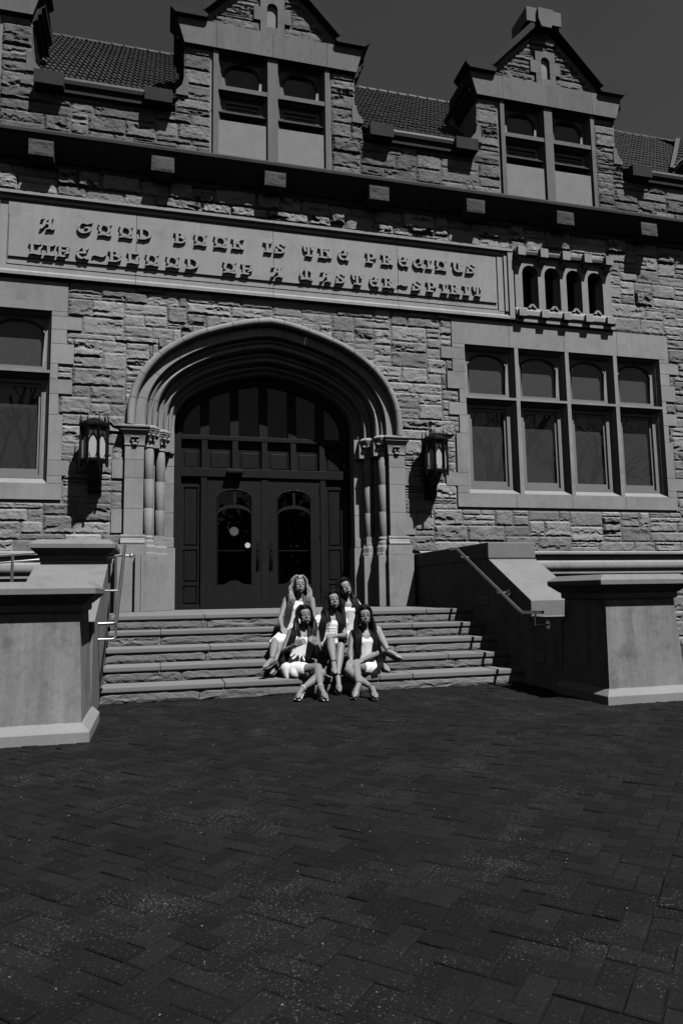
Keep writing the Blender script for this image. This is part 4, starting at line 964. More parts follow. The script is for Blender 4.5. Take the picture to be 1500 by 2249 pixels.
# ================================================================== wall lanterns
def lantern(cx, label):
    cy = -.36; T = thing('wall_lantern', label, 'lantern', (cx, -.03, 3.05), 'lanterns flanking the portal')
    N = 8; Rr = .228
    def pt(k, r, z): a = -PI/2+PI/8+2*PI*k/N; return (cx+r*math.cos(a), cy+r*math.sin(a), z)
    MB().lathe([(.20, 3.50), (.245, 3.51), (.245, 3.54), (.225, 3.55)], (cx, cy, 0), 8, PI/8, PI/8+2*PI).build('base_plate', 'iron', T)
    MB().lathe([(.228, 4.07), (.245, 4.09), (.262, 4.105), (.262, 4.145), (.25, 4.16), (.215, 4.185), (.06, 4.262), (.0, 4.268)], (cx, cy, 0), 8, PI/8, PI/8+2*PI).build('roof', 'iron', T)
    for k in range(N):
        post = MB().tube([pt(k, Rr, 3.44), pt(k, Rr, 4.09)], .023, 6); post.build('corner_post', 'iron', T, smooth=60)
        h = MB().tube([pt(k, Rr+.01, 4.13), pt(k, Rr+.015, 4.22), pt(k, Rr+.0, 4.28), pt(k, Rr+.03, 4.34)], [.014, .011, .008, .002], 6); h.build('horn', 'iron', T, smooth=60)
        a, b = Vector(pt(k, Rr-.012, 0)), Vector(pt(k+1, Rr-.012, 0)); e = b-a; o = Vector((e.y, -e.x, 0)).normalized()
        def fl(u, z, d): q = a+e*u+o*d; return (q.x, q.y, z)
        MB().add([fl(0, 3.55, -.008), fl(1, 3.55, -.008), fl(1, 3.93, -.008), fl(0, 3.93, -.008)], [(0, 1, 2, 3)]).build('glass_panel', 'opal', T)
        MB().add([fl(0, 3.93, -.006), fl(1, 3.93, -.006), fl(1, 4.07, -.006), fl(0, 4.07, -.006)], [(0, 1, 2, 3)]).build('upper_glass', 'amber', T)
        t = MB()
        A = [(.08, 3.86), (.13, 3.905), (.27, 3.95), (.5, 3.985)]; A2 = [(.14, 3.84), (.2, 3.88), (.32, 3.92), (.5, 3.95)]
        for P, Q in ((A, A2), ([(1-x, z) for x, z in A], [(1-x, z) for x, z in A2])):
            for i in range(3): t.add([fl(*P[i], .004), fl(*P[i+1], .004), fl(*Q[i+1], .004), fl(*Q[i], .004)], [(0, 1, 2, 3)])
        t.add([fl(.44, 3.97, .004), fl(.56, 3.97, .004), fl(.56, 4.08, .004), fl(.44, 4.08, .004)], [(0, 1, 2, 3)])
        for s in (0, 1):
            B = [(.02, 3.64), (.2, 3.62), (.36, 3.55)]; B2 = [(.02, 3.625), (.17, 3.605), (.31, 3.55)]
            if s: B = [(1-x, z) for x, z in B]; B2 = [(1-x, z) for x, z in B2]
            for i in range(2): t.add([fl(*B[i], .005), fl(*B[i+1], .005), fl(*B2[i+1], .005), fl(*B2[i], .005)], [(0, 1, 2, 3)])
        t.build('tracery', 'iron', T)
    b = MB().prism([(-.06, 3.07), (-.13, 3.05), (-.17, 3.12), (-.16, 3.22), (-.20, 3.28), (-.29, 3.32), (-.36, 3.40), (-.44, 3.46), (-.46, 3.50), (-.25, 3.50), (-.02, 3.50), (-.02, 3.07)], 'x', cx-.095, cx+.095); b.build('bracket', 'iron', T)
    MB().box(cx-.11, cx+.11, -.05, -.01, 3.02, 4.0, .006).build('wall_plate', 'iron', T)
    MB().box(cx-.06, cx+.06, -.2, -.03, 3.7, 3.78).build('stay', 'iron', T)
    return T
lantern(-3.075, 'black iron wall lantern beside the jamb with the downpipe')
lantern(3.12, 'black iron wall lantern between the portal and the wide four-light window')

# ================================================================== five seated women
def skinmat(name, base, rough=.5, var=.10, spec=.35, bump=0., bscale=200., sub=0.):
    return mat(name, base, var, 9., bump, bscale, .002, rough, spec=spec)
MT['skin_a'] = skinmat('skin_tanned', .21); MT['skin_b'] = skinmat('skin_warm', .235); MT['skin_c'] = skinmat('skin_fair', .27)
MT['dress'] = mat('white_dress_cloth', .80, .04, 6., .25, 55., .006, .8, spec=.2)
MT['stole'] = mat('dark_satin_stole', .0045, .15, 6., .1, 50., .003, .7, spec=.15)
MT['stole_g'] = mat('grey_satin_stole', .040, .12, 6., .15, 40., .004, .6, spec=.25)
MT['hair_d'] = mat('dark_brown_hair', .0085, .35, 20., .3, 120., .003, .42, isl=.45, spec=.45)
MT['hair_b'] = mat('blonde_hair', .30, .3, 20., .3, 120., .003, .45, isl=.35, spec=.4)
MT['eye'] = mat('eye_and_lash', .045, .1, 9., .0, rough=.3)
MT['lip'] = mat('lip', .085, .1, 9., .0, rough=.4)
MT['teeth'] = mat('teeth', .55, .03, 9., .0, rough=.3)
MT['shoe_w'] = mat('white_shoe_leather', .70, .05, 9., .0, rough=.4)
MT['shoe_t'] = mat('tan_shoe_leather', .12, .1, 9., .0, rough=.5)
MT['shoe_k'] = mat('black_shoe_leather', .012, .1, 9., .0, rough=.35)
MT['sole'] = mat('shoe_sole', .03, .1, 9., .0, rough=.6)
MT['chain'] = mat('silver_jewellery', .6, .05, 9., .0, rough=.25, metal=1.)
def unp(px, py, Y):
    d = r2*((px-750)/1538.98)-u2*((py-1124.5)/1538.98)+fw; t = (Y-CAM.y)/d.y; return CAM+d*t
def unpz(px, py, Z):
    d = r2*((px-750)/1538.98)-u2*((py-1124.5)/1538.98)+fw; t = (Z-CAM.z)/d.z; return CAM+d*t
def unpd(px, py, ref, dist, near=True):     # the point on this line of sight that lies a bone's length from ref
    d = (r2*((px-750)/1538.98)-u2*((py-1124.5)/1538.98)+fw).normalized(); t0 = (ref-CAM).dot(d); h2 = dist*dist-((CAM+d*t0)-ref).length_squared
    k = math.sqrt(h2) if h2 > 0 else 0.; return CAM+d*(t0-k if near else t0+k)
def finish(mb, name, m, parent, voxel, it=4, fac=.5):
    me = bpy.data.meshes.new(name); me.from_pydata(mb.v, [], mb.f)
    bm = bmesh.new(); bm.from_mesh(me); bmesh.ops.recalc_face_normals(bm, faces=bm.faces); bm.to_mesh(me); bm.free()
    o = bpy.data.objects.new(name, me); C.objects.link(o)
    r = o.modifiers.new('r', 'REMESH'); r.mode = 'VOXEL'; r.voxel_size = voxel
    s = o.modifiers.new('s', 'SMOOTH'); s.factor = fac; s.iterations = it
    dg = bpy.context.evaluated_depsgraph_get(); ev = o.evaluated_get(dg); nm = bpy.data.meshes.new_from_object(ev)
    o.modifiers.clear(); o.data = nm; bpy.data.meshes.remove(me); nm.name = name
    nm.materials.clear(); nm.materials.append(MT[m]); nm.polygons.foreach_set('use_smooth', [True]*len(nm.polygons))
    par(o, parent); return o
def loft(mb, secs, n=18):      # secs: (centre, right, forward, a, b)
    vs = []; fs = []
    for c, r, f, a, b in secs:
        for k in range(n):
            t = 2*PI*k/n; vs.append(c+r*(a*math.cos(t))+f*(b*math.sin(t)))
    for i in range(len(secs)-1):
        for k in range(n): fs.append((i*n+k, i*n+(k+1) % n, (i+1)*n+(k+1) % n, (i+1)*n+k))
    fs += [tuple(range(n-1, -1, -1)), tuple(range((len(secs)-1)*n, len(secs)*n))]
    mb.add(vs, fs)
def limb(mb, pts, rs, n=12):
    mb.tube(pts, rs, n); mb.sphere(pts[0], rs[0]*.98, n); mb.sphere(pts[-1], rs[-1]*.98, n)
def ell(mb, c, r, u, f, rad, n=14):     # oriented ellipsoid
    m = MB().sphere((0, 0, 0), 1, n); mb.add([c+r*(v[0]*rad[0])+f*(v[1]*rad[1])+u*(v[2]*rad[2]) for v in m.v], m.f)
def lerp(a, b, t): return a+(b-a)*t
def hand(mb, wrist, d, nrm, curl, side, s=1.):
    # palm, four unequal fingers bending about the knuckles, thumb leaving the side of the palm
    d = d.normalized(); nrm = (nrm-d*nrm.dot(d)).normalized(); w = d.cross(nrm)*side
    k = wrist+d*.082*s
    for q in (-.026, -.009, .009, .026): limb(mb, [wrist+w*q*.75*s, k+w*q*1.15*s-nrm*.002], [.014*s, .0115*s], 8)
    for q, L in zip((-.031, -.0105, .0105, .030), (.060, .074, .078, .068)):
        p = k+w*q*s; a = 0.; dd = d; pts = [p]; rs = [.0100*s]
        for seg, fr_ in enumerate((.45, .31, .24)):
            a += curl*(.8, 1.1, .8)[seg]; dd = d*math.cos(a)-nrm*math.sin(a); p = p+dd*L*fr_*1.06*s; pts.append(p); rs.append((.0092, .0082, .0068)[seg]*s)
        limb(mb, pts, rs, 8)
    t0 = wrist+d*.028*s+w*.030*s; t1 = t0+(d*.55+w*.62-nrm*.25).normalized()*.036*s; t2 = t1+(d*.85+w*.15-nrm*(.3+curl*.3)).normalized()*.032*s; t3 = t2+(d*.9-w*.1-nrm*(.3+curl*.4)).normalized()*.024*s
    limb(mb, [t0, t1, t2, t3], [.0135*s, .0115*s, .0098*s, .0078*s], 8)
def make_person(J, o):
    """J: joints in world space, o: options. One continuous body; hair, clothes and shoes are children."""
    T = thing('person', o['label'], 'person', tuple(J['pelvis']-Vector((0, 0, .10))), 'women seated on the steps')
    P = {k: v for k, v in J.items()}
    hr = (P['hipL']-P['hipR']).normalized(); sr = (P['shL']-P['shR']).normalized()
    pel, nek = P['pelvis'], P['neck']
    chest = lerp(pel, nek, .70)+o.get('chestf', Vector((0, -.015, 0))); waist = lerp(pel, nek, .33)+o.get('waistf', Vector((0, -.015, 0)))
    def fr(r, upv): f = upv.cross(r).normalized(); return r, (-f if f.y > 0 else f)
    upv = (nek-pel).normalized()
    body = MB(); g = o.get('girth', 1.)
    secs = []
    spine = [(pel-upv*.085, 0, .125, .10), (pel-upv*.03, 0, .170, .125), (pel+upv*.05, .05, .165, .118), (waist, .35, .122, .095), (lerp(waist, chest, .5), .55, .128, .100), (chest, .8, .148, .110), (lerp(chest, nek, .55), .95, .150, .090), (nek-upv*.04, 1, .120, .072), (nek-upv*.005, 1, .062, .055)]
    for c, t, a, b in spine:
        r = hr.lerp(sr, t).normalized(); r = (r-upv*r.dot(upv)).normalized(); r, f = fr(r, upv); secs.append((c, r, f, a*g, b*g))
    loft(body, secs)
    torso_secs = secs; rC, fC = secs[5][1], secs[5][2]
    for s in (-1, 1): ell(body, chest+rC*.060*s+fC*.058-upv*.010, rC, upv, fC, (.052, .05, .052))
    hc = P['head']; hf = P['face'].normalized(); hu = P['hup']; hu = (hu-hf*hu.dot(hf)).normalized(); hrr = hu.cross(hf)*-1
    hrr = hf.cross(hu)
    # neck
    limb(body, [nek-upv*.05, lerp(nek, hc-hu*.03-hf*.02, .5), hc-hu*.04-hf*.02], [.056, .048, .05])
    # shoulders
    for s in ('R', 'L'):
        limb(body, [nek-upv*.012, lerp(nek-upv*.012, P['sh'+s], .5)+upv*.004, P['sh'+s]-upv*.008], [.048, .050, .052])
        el, wr = P['el'+s], P['wr'+s]
        limb(body, [P['sh'+s], lerp(P['sh'+s], el, .35), lerp(P['sh'+s], el, .8), el], [.050, .045, .038, .037])
        limb(body, [el, lerp(el, wr, .3), lerp(el, wr, .75), wr], [.037, .038, .028, .0235])
        hd = P['ha'+s]; hand(body, wr, hd-wr, P.get('hn'+s, Vector((0, -.4, .9))), o.get('curl'+s, .35), (-1 if s == 'R' else 1)*o.get('thumb'+s, 1), 1.03)
        hp, kn, an, to = P['hip'+s], P['kn'+s], P['an'+s], P['to'+s]
        limb(body, [lerp(pel, hp, .6), hp, lerp(hp, kn, .35), lerp(hp, kn, .75), kn], [.10*g, .098*g, .086*g, .064, .057], 14)
        bk = (an-kn); side = bk.cross(hr).normalized(); side = side if side.y > 0 else -side
        limb(body, [kn, lerp(kn, an, .18)+side*.006, lerp(kn, an, .36)+side*.014, lerp(kn, an, .65)+side*.006, lerp(kn, an, .9), an], [.055, .053, .056, .043, .031, .033], 14)
        fd = (to-an); L = fd.length; rf = o.get('sole', Vector((0, .4, -1))); fn_ = fd.normalized(); dn_ = (rf-fn_*rf.dot(fn_)).normalized(); heel = an+dn_*.03-fn_*.035
        limb(body, [heel, an+bk.normalized()*.01], [.030, .031], 10)
        ball = lerp(an, to, .68)
        limb(body, [an, lerp(an, ball, .5)+Vector((0, 0, .004)), ball, to], [.034, .033, .032, .018], 12); limb(body, [heel, ball], [.026, .028], 10)
        sd = fd.cross(Vector((0, 0, 1))).normalized()
        limb(body, [ball-sd*.022, to-sd*.022-fd.normalized()*.01], [.022, .014], 8); limb(body, [ball+sd*.022, to+sd*.022-fd.normalized()*.025], [.022, .012], 8)
    # head
    hs = 1.10
    H = lambda x, y, z: hc+(hrr*x+hf*y+hu*z)*hs
    E = lambda c, rad: ell(body, c, hrr, hu, hf, tuple(q*hs for q in rad))
    E(H(0, -.012, .022), (.073, .094, .092)); E(H(0, .026, -.040), (.056, .058, .064)); E(H(0, .066, -.088), (.026, .022, .020)); E(H(0, .060, -.058), (.034, .027, .032)); E(H(0, .040, .030), (.060, .042, .050))
    for s in (-1, 1):
        E(H(.031*s, .058, .004), (.025, .0195, .021)); E(H(.034*s, .054, -.028), (.024, .020, .022)); E(H(.030*s, .063, .024), (.026, .012, .008)); E(H(.036*s, .036, -.060), (.020, .032, .028)); E(H(.075*s, -.01, -.010), (.010, .016, .028))
    limb(body, [H(0, .082, .010), H(0, .092, -.014), H(0, .098, -.025)], [.007, .0085, .0105], 8); E(H(0, .088, -.028), (.015, .010, .008))
    E(H(0, .083, -.053), (.022, .010, .006)); E(H(0, .081, -.066), (.019, .010, .007))
    B = finish(body, 'body', o['skin'], T, .0068, 4, .5)
    fe = MB()
    for s in (-1, 1):
        fe = MB(); ell(fe, H(.030*s, .0755, .005), hrr, hu, hf, (.0115, .005, .0030), 10); fe.build('eye', 'eye', B, smooth=80)
        MB().tube([H(.016*s, .0825, .026), H(.031*s, .0835, .0305), H(.046*s, .071, .026)], [.0014, .0020, .001], 6).build('eyebrow', 'eye', B, smooth=80)
    lp = MB(); lp.tube([H(-.027, .081, -.056), H(-.012, .0955, -.0575), H(0, .0975, -.056), H(.012, .0955, -.0575), H(.027, .081, -.056)], [.002, .0045, .0045, .0045, .002], 6); lp.tube([H(-.026, .081, -.0575), H(-.012, .0935, -.068), H(0, .0955, -.070), H(.012, .0935, -.068), H(.026, .081, -.0575)], [.002, .0052, .0058, .0052, .002], 6); lp.build('lips', 'lip', B, smooth=80)
    if o.get('smile'): MB().tube([H(-.021, .086, -.0595), H(-.010, .0955, -.0635), H(.010, .0955, -.0635), H(.021, .086, -.0595)], [.0018, .0036, .0036, .0018], 6).build('teeth', 'teeth', B, smooth=80)
    # hair: a fitted cap and combed locks from a centre parting
    rng = random.Random(o['seed']); hm = MB(); ctr = H(0, -.016, .020); hl = o.get('hairlen', .42); vol = o.get('vol', 1.)
    cap = MB(); nn = 18; mm = 10; vs = []; fs = []
    for i in range(mm+1):
        th = math.radians(102)*i/mm
        for k in range(nn):
            ph = 2*PI*k/nn; lim = 1.
            fy = math.cos(ph)
            tt = th*(1.12 if fy < -.2 else (1.12-.57*((fy+.2)/1.2)**.6)); kk = hs*vol**.5
            vs.append(ctr+hrr*(.082*kk*math.sin(tt)*math.sin(ph))+hf*(.100*kk*math.sin(tt)*fy)+hu*(.101*kk*math.cos(tt)))
    for i in range(mm):
        for k in range(nn): fs.append((i*nn+k, (i+1)*nn+k, (i+1)*nn+(k+1) % nn, i*nn+(k+1) % nn))
    hm.add(vs, fs)
    dn = Vector((0, 0, -1)); front = o.get('front', .5)
    nst = 520
    for q in range(nst):
        s = -1 if q % 2 else 1; t = rng.random()                       # t: 0 at the forehead, 1 at the nape
        a0 = math.radians(-48+150*t); part = ctr+hf*(.100*hs*math.sin(math.radians(61-155*t)))+hu*(.104*hs*max(.05, math.cos(math.radians(61-155*t))))
        pts = [part+hrr*s*.004]; fwd0 = math.sin(math.radians(61-155*t))
        # follow the skull sideways and down
        for j in range(1, 6):
            al = math.radians(18*j+4); yy = fwd0*(1-.25*j/5)
            rr_ = (1.06+.10*rng.random())*hs
            p = ctr+hrr*(s*.084*vol*rr_*math.sin(al)*math.sqrt(max(.10, 1-.6*yy*yy)))+hf*(.096*yy*rr_*(1-.10*j*max(0, yy)))+hu*(.101*rr_*math.cos(al)*math.sqrt(max(.03, 1-.5*yy*yy)))
            pts.append(p)
        last = pts[-1]; L = hl*rng.uniform(.75, 1.05); wv = rng.uniform(0, 6); outw = hrr*s*rng.uniform(-.025, .045)*vol
        tgt = last+dn*L+outw+(Vector((0, -.06, 0)) if rng.random() < front else Vector((0, .05, 0)))+o.get('sweep', Vector((0, 0, 0)))*rng.uniform(.6, 1)
        if t > .5: tgt = ctr+hrr*s*rng.uniform(.0, .10)*vol-hf*rng.uniform(.05, .09)+dn*(L+.06)+o.get('sweep', Vector((0, 0, 0)))
        for j in range(1, 7):
            u = j/6; p = last.lerp(tgt, u); p = p+hrr*s*((.022 if t < .5 else .0)*math.sin(PI*min(1, u*1.15))*vol)+hrr*(.010*math.sin(wv*.3+u*5.5+t*3))+hf*(.012*math.cos(wv*.3+u*5+t*4))
            # keep the locks outside shoulders and chest
            dvec = p-lerp(pel, nek, max(0, min(1.05, (p-pel).dot(upv)/max(.01, (nek-pel).length)))); 
            rad = .13; ln = dvec.length
            if ln < rad and (p-nek).dot(upv) < .0: p = p+dvec.normalized()*(rad-ln)
            pts.append(p)
        r0 = rng.uniform(.0038, .0085)*o.get('lock', 1.); rs = [r0*.5]+[r0]*(len(pts)-4)+[r0*.85, r0*.55, r0*.15]
        hm.tube(pts, rs, 5, False)
    hm.build('hair', o['hair'], T, smooth=70)
    # dress
    dr = MB(); top = o.get('top', .62); grow = .020
    ds = [torso_secs[0], torso_secs[1], torso_secs[2], torso_secs[3], torso_secs[4], torso_secs[5]]
    loft(dr, [(c, r, f, a+grow+(.012 if i < 2 else 0), b+grow+(.012 if i < 2 else 0)) for i, (c, r, f, a, b) in enumerate(ds)]+[(lerp(torso_secs[5][0], torso_secs[6][0], top), torso_secs[5][1], torso_secs[5][2], .158, .110)])
    for s in (-1, 1): ell(dr, chest+rC*.060*s+fC*.064-upv*.012, rC, upv, fC, (.066, .062, .066))
    if o.get('ruche'):
        for k in range(9):
            c = lerp(pel, chest, .12+.09*k); tt = .5; a = .128+abs(k-3)*.006; loft(dr, [(c-upv*.009, rC, fC, a+.006, a*.78+.004), (c, rC, fC, a+.014, a*.78+.012), (c+upv*.009, rC, fC, a+.006, a*.78+.004)], 14)
    hem = o.get('hem', .52)
    for s in ('R', 'L'):
        hp, kn = P['hip'+s], P['kn'+s]; limb(dr, [lerp(pel, hp, .5), hp, lerp(hp, kn, hem*.5), lerp(hp, kn, hem)], [.118, .116, .106, .096], 16)
    for pts, rs in o.get('skirt', []): limb(dr, pts, rs, 14)
    D = finish(dr, 'dress', 'dress', T, .0075, 3, .5)
    for s in (-1, 1):
        if o.get('straps'):
            a = chest+rC*.075*s+fC*.105+upv*.03; b = P['shL' if s > 0 else 'shR']*.45+nek*.55+Vector((0, -.02, .045)); MB().tube([a, lerp(a, b, .5)+fC*.02, b, b+Vector((0, .06, -.02))], .0085, 6).build('strap', 'dress', D, smooth=60)
        if o.get('puff'):
            k = 'L' if s > 0 else 'R'; c = lerp(P['sh'+k], P['el'+k], .28); ax = (P['el'+k]-P['sh'+k]).normalized(); pm = MB()
            limb(pm, [c-ax*.05, c, c+ax*.045, c+ax*.06], [.058, .074, .070, .054], 14)
            for q in range(14):
                a = 2*PI*q/14; e1 = ax.orthogonal().normalized(); e2 = ax.cross(e1); v = e1*math.cos(a)+e2*math.sin(a); limb(pm, [c-ax*.05+v*.05, c+v*.070, c+ax*.06+v*.05], [.008, .013, .008], 6)
            finish(pm, 'puff_sleeve', 'dress', D, .007, 2, .4)
    # stole: one satin band over each shoulder
    if o.get('stole'):
        for s in (-1, 1):
            k = 'L' if s > 0 else 'R'; base = nek*.5+P['sh'+k]*.5
            ctrl = [nek+Vector((0, .075, -.03))+rC*.02*s, lerp(nek, P['sh'+k], .42)+Vector((0, .03, .052)), lerp(nek, P['sh'+k], .50)+fC*.055+upv*.035, chest+rC*.112*s+fC*.112+upv*.05, chest+rC*.125*s+fC*.112-upv*.06, waist+rC*.135*s+fC*.080, pel+rC*.165*s+fC*.110+upv*.06]
            ctrl += o.get('tail'+k, [])
            m = MB(); W2 = o.get('sw', .044); th = .005; P4 = []
            for i in range(len(ctrl)-1):
                for q in range(4): 
                    p0, p1, p2, p3 = ctrl[max(i-1, 0)], ctrl[i], ctrl[i+1], ctrl[min(i+2, len(ctrl)-1)]; t = q/4
                    P4.append(.5*((2*p1)+(p2-p0)*t+(2*p0-5*p1+4*p2-p3)*t*t+(3*p1-p0-3*p2+p3)*t*t*t))
            P4.append(ctrl[-1]); vs = []; fs = []
            for i, p in enumerate(P4):
                d = (P4[min(i+1, len(P4)-1)]-P4[max(i-1, 0)]).normalized(); wv = (rC-d*rC.dot(d)).normalized(); nv = d.cross(wv).normalized(); ww = W2*(.75 if i < 5 else 1)
                vs += [p-wv*ww, p-wv*ww*.5-nv*th*.8, p-nv*th*.2, p+wv*ww*.5-nv*th*.8, p+wv*ww, p+wv*ww+nv*th, p-wv*ww+nv*th]
            for i in range(len(P4)-1):
                for q in range(7): fs.append((i*7+q, i*7+(q+1) % 7, (i+1)*7+(q+1) % 7, (i+1)*7+q))
            fs += [tuple(range(7)), tuple(range(len(vs)-1, len(vs)-8, -1))]
            m.add(vs, fs); so = m.build('stole', o['stole'], T, smooth=50)
    # shoes
    for s in ('R', 'L'):
        an, to, kn = P['an'+s], P['to'+s], P['kn'+s]; fd = (to-an); fdn = fd.normalized(); sh = (an-kn).normalized(); rf = o.get('sole', Vector((0, .4, -1))); dnv = (rf-fdn*rf.dot(fdn)).normalized(); lat = fdn.cross(dnv).normalized()
        heel = an+dnv*.035-fdn*.035; ball = lerp(an, to, .68); sm = MB(); hh = o.get('heel', .095); kinds = o['shoe']
        Ptop = [heel+dnv*.024-fdn*.02, lerp(heel, ball, .5)+dnv*.030, ball+dnv*.034, to+dnv*.020+fdn*.012]
        wd = [.028, .028, .042, .030]; tk = o.get('plat', .016); vs = []; fs = []
        for p, w_, k in zip(Ptop, wd, (.010, .010, tk, tk*.8)): vs += [p-lat*w_, p+lat*w_, p+lat*w_+dnv*k, p-lat*w_+dnv*k]
        for i in range(3): fs += [(4*i+q, 4*i+(q+1) % 4, 4*i+4+(q+1) % 4, 4*i+4+q) for q in range(4)]
        fs += [(3, 2, 1, 0), (12, 13, 14, 15)]
        sm.add(vs, fs); S = sm.build('shoe', kinds, T)
        hp0 = heel+dnv*.030-fdn*.005; hdir = o.get('hd'+s, Vector((0, 0, -1)))
        vs = []
        for p, w_ in ((hp0, .024), (hp0+hdir*hh, .019)): vs += [p-lat*w_-fdn*w_, p+lat*w_-fdn*w_, p+lat*w_+fdn*w_*.8, p-lat*w_+fdn*w_*.8]
        MB().add(vs, [(0, 1, 5, 4), (1, 2, 6, 5), (2, 3, 7, 6), (3, 0, 4, 7), (4, 5, 6, 7), (3, 2, 1, 0)]).build('heel', o.get('heelm', kinds), S)
        st = MB(); n = 14; c = an-sh*.012
        e1 = fdn-sh*fdn.dot(sh); e1.normalize(); e2 = sh.cross(e1)
        st.tube([c+(e1*math.cos(2*PI*q/n)+e2*math.sin(2*PI*q/n))*.0385 for q in range(n+1)], .0058, 6)
        st.tube([heel+dnv*.02-fdn*.03, an-sh*.012-e1*.038], .006, 6)
        tp = lerp(an, to, .80); st.build('ankle_strap', kinds, S, smooth=60)
        tb = MB()
        for q in range(9):
            a = PI*q/8; tb.v += [tuple(tp-fdn*.016+lat*(.042*math.cos(a))-dnv*(.034*math.sin(a))+dnv*.022), tuple(tp+fdn*.018+lat*(.040*math.cos(a))-dnv*(.029*math.sin(a))+dnv*.022)]
        for q in range(8): tb.f.append((2*q, 2*q+1, 2*q+3, 2*q+2))
        tb.build('toe_strap', kinds, S, smooth=60)
    for nm, pts, r in o.get('jewel', []): MB().tube(pts, r, 6).build(nm, 'chain', T, smooth=60)
    return T
V = Vector
def ring(c, ax, r, n=16):
    ax = ax.normalized(); e1 = ax.orthogonal().normalized(); e2 = ax.cross(e1); return [c+(e1*math.cos(2*PI*q/n)+e2*math.sin(2*PI*q/n))*r for q in range(n+1)]
def joints(**k): return {a: (unp(*b) if not isinstance(b, Vector) else b) for a, b in k.items()}

def legs(J, s, hip, kn, an, to, thigh=.45, shin=.43, foot=.20, zto=None, kn_near=True, an_near=True):
    J['hip'+s] = unp(*hip); J['kn'+s] = unpd(*kn, J['hip'+s], thigh, kn_near)
    if zto is not None:
        J['to'+s] = unpz(*to, zto); a = unpd(*an, J['to'+s], foot, False); b = unpd(*an, J['kn'+s], shin, an_near); J['an'+s] = lerp(a, b, .35)
    else:
        J['an'+s] = unpd(*an, J['kn'+s], shin, an_near); J['to'+s] = unpd(*to, J['an'+s], foot, True)
def arms(J, s, sh, el, wr, ha):
    J['sh'+s] = unp(*sh); J['el'+s] = unp(*el); J['wr'+s] = unp(*wr); J['ha'+s] = unp(*ha)
# --- blonde woman on the third step, hand on her thigh
J = joints(pelvis=(645, 1401, -3.04), neck=(655, 1310, -2.98), head=(657.5, 1285, -3.04))
arms(J, 'R', (629, 1318, -2.97), (615, 1362, -3.12), (620, 1380, -3.30), (627, 1393, -3.37)); arms(J, 'L', (684, 1318, -2.98), (692, 1368, -3.10), (684, 1394, -3.28), (678, 1400, -3.36))
legs(J, 'R', (633, 1401, -3.08), (604, 1410), (597, 1450), (579, 1466)); legs(J, 'L', (658, 1401, -3.08), (616, 1405), (604, 1457), (594, 1480))
J.update(face=V((.02, -1, .13)), hup=V((.02, 0, 1)), hnR=V((-.2, -.6, .8)))
make_person(J, dict(label='blonde woman in white dress and grey stole, hand resting on her thigh', skin='skin_b', hair='hair_b', seed=1, hairlen=.27, vol=1.12, front=.65, smile=True, straps=True, top=.95, stole='stole_g', sw=.046, hem=.62, shoe='shoe_t', heel=.11, plat=.022, curlR=.28, sole=V((.2, -.35, -1)),
    tailL=[unp(672, 1395, -3.30)], tailR=[unp(640, 1398, -3.28)], skirt=[([unp(626, 1396, -3.2), unp(596, 1411, -3.40)], [.10, .035]), ([unp(640, 1400, -3.2), unp(610, 1409, -3.44)], [.10, .07])], hdR=V((.35, .25, -1)).normalized(), hdL=V((.2, .2, -1)).normalized()))
# --- dark-haired woman behind, leaning sideways
J = joints(pelvis=(768, 1401, -3.04), neck=(763, 1314, -3.04), head=(757, 1290, -3.08))
arms(J, 'R', (741, 1321, -3.02), (736, 1364, -3.02), (748, 1388, -3.2), (760, 1395, -3.3)); arms(J, 'L', (782, 1323, -3.04), (792, 1366, -3.06), (800, 1390, -3.28), (806, 1396, -3.36))
legs(J, 'R', (757, 1402, -3.08), (822, 1401), (839, 1455), (853, 1474)); legs(J, 'L', (781, 1401, -3.08), (829, 1383), (853, 1431), (881, 1446))
J.update(face=V((.10, -1, .12)), hup=V((-.30, 0, 1)))
make_person(J, dict(label='dark-haired woman in white puff-sleeved dress leaning in behind another, black platform heels', skin='skin_c', hair='hair_d', seed=2, hairlen=.50, front=.75, smile=False, puff=True, top=.45, stole='stole', hem=.55, shoe='shoe_k', heel=.12, plat=.030, hdR=V((-.1, .1, -1)).normalized(), hdL=V((-.2, .1, -1)).normalized()))
# --- woman in the middle, legs crossed, hand on knee
J = joints(pelvis=(722, 1435, -3.42), neck=(727, 1344, -3.36), head=(731.5, 1318, -3.42))
arms(J, 'R', (701, 1353, -3.34), (693, 1398, -3.46), (703, 1418, -3.62), (711, 1416, -3.72)); arms(J, 'L', (751, 1355, -3.36), (757, 1397, -3.54), (737, 1397, -3.82), (723, 1395, -3.90))
legs(J, 'R', (711, 1436, -3.46), (726, 1405), (733, 1457), (735, 1479)); legs(J, 'L', (735, 1435, -3.46), (748, 1420), (742, 1486), (745, 1519), zto=.05)
J.update(face=V((.02, -1, .13)), hup=V((-.10, 0, 1)), hnL=V((.0, -.5, .9)))
make_person(J, dict(label='smiling woman in ruched white puff-sleeved dress, legs crossed, hand on her knee', skin='skin_b', hair='hair_d', seed=3, hairlen=.42, front=.6, smile=True, puff=True, ruche=True, top=.45, stole='stole', hem=.46, shoe='shoe_k', heel=.09, plat=.018, curlL=.42, sweep=V((.03, 0, 0)), hdR=V((0, .5, -1)).normalized(), hdL=V((0, .25, -1)).normalized(),
    jewel=[('bracelet', ring(J['wrL'], V((1, .4, 0)), .031), .0035)]))
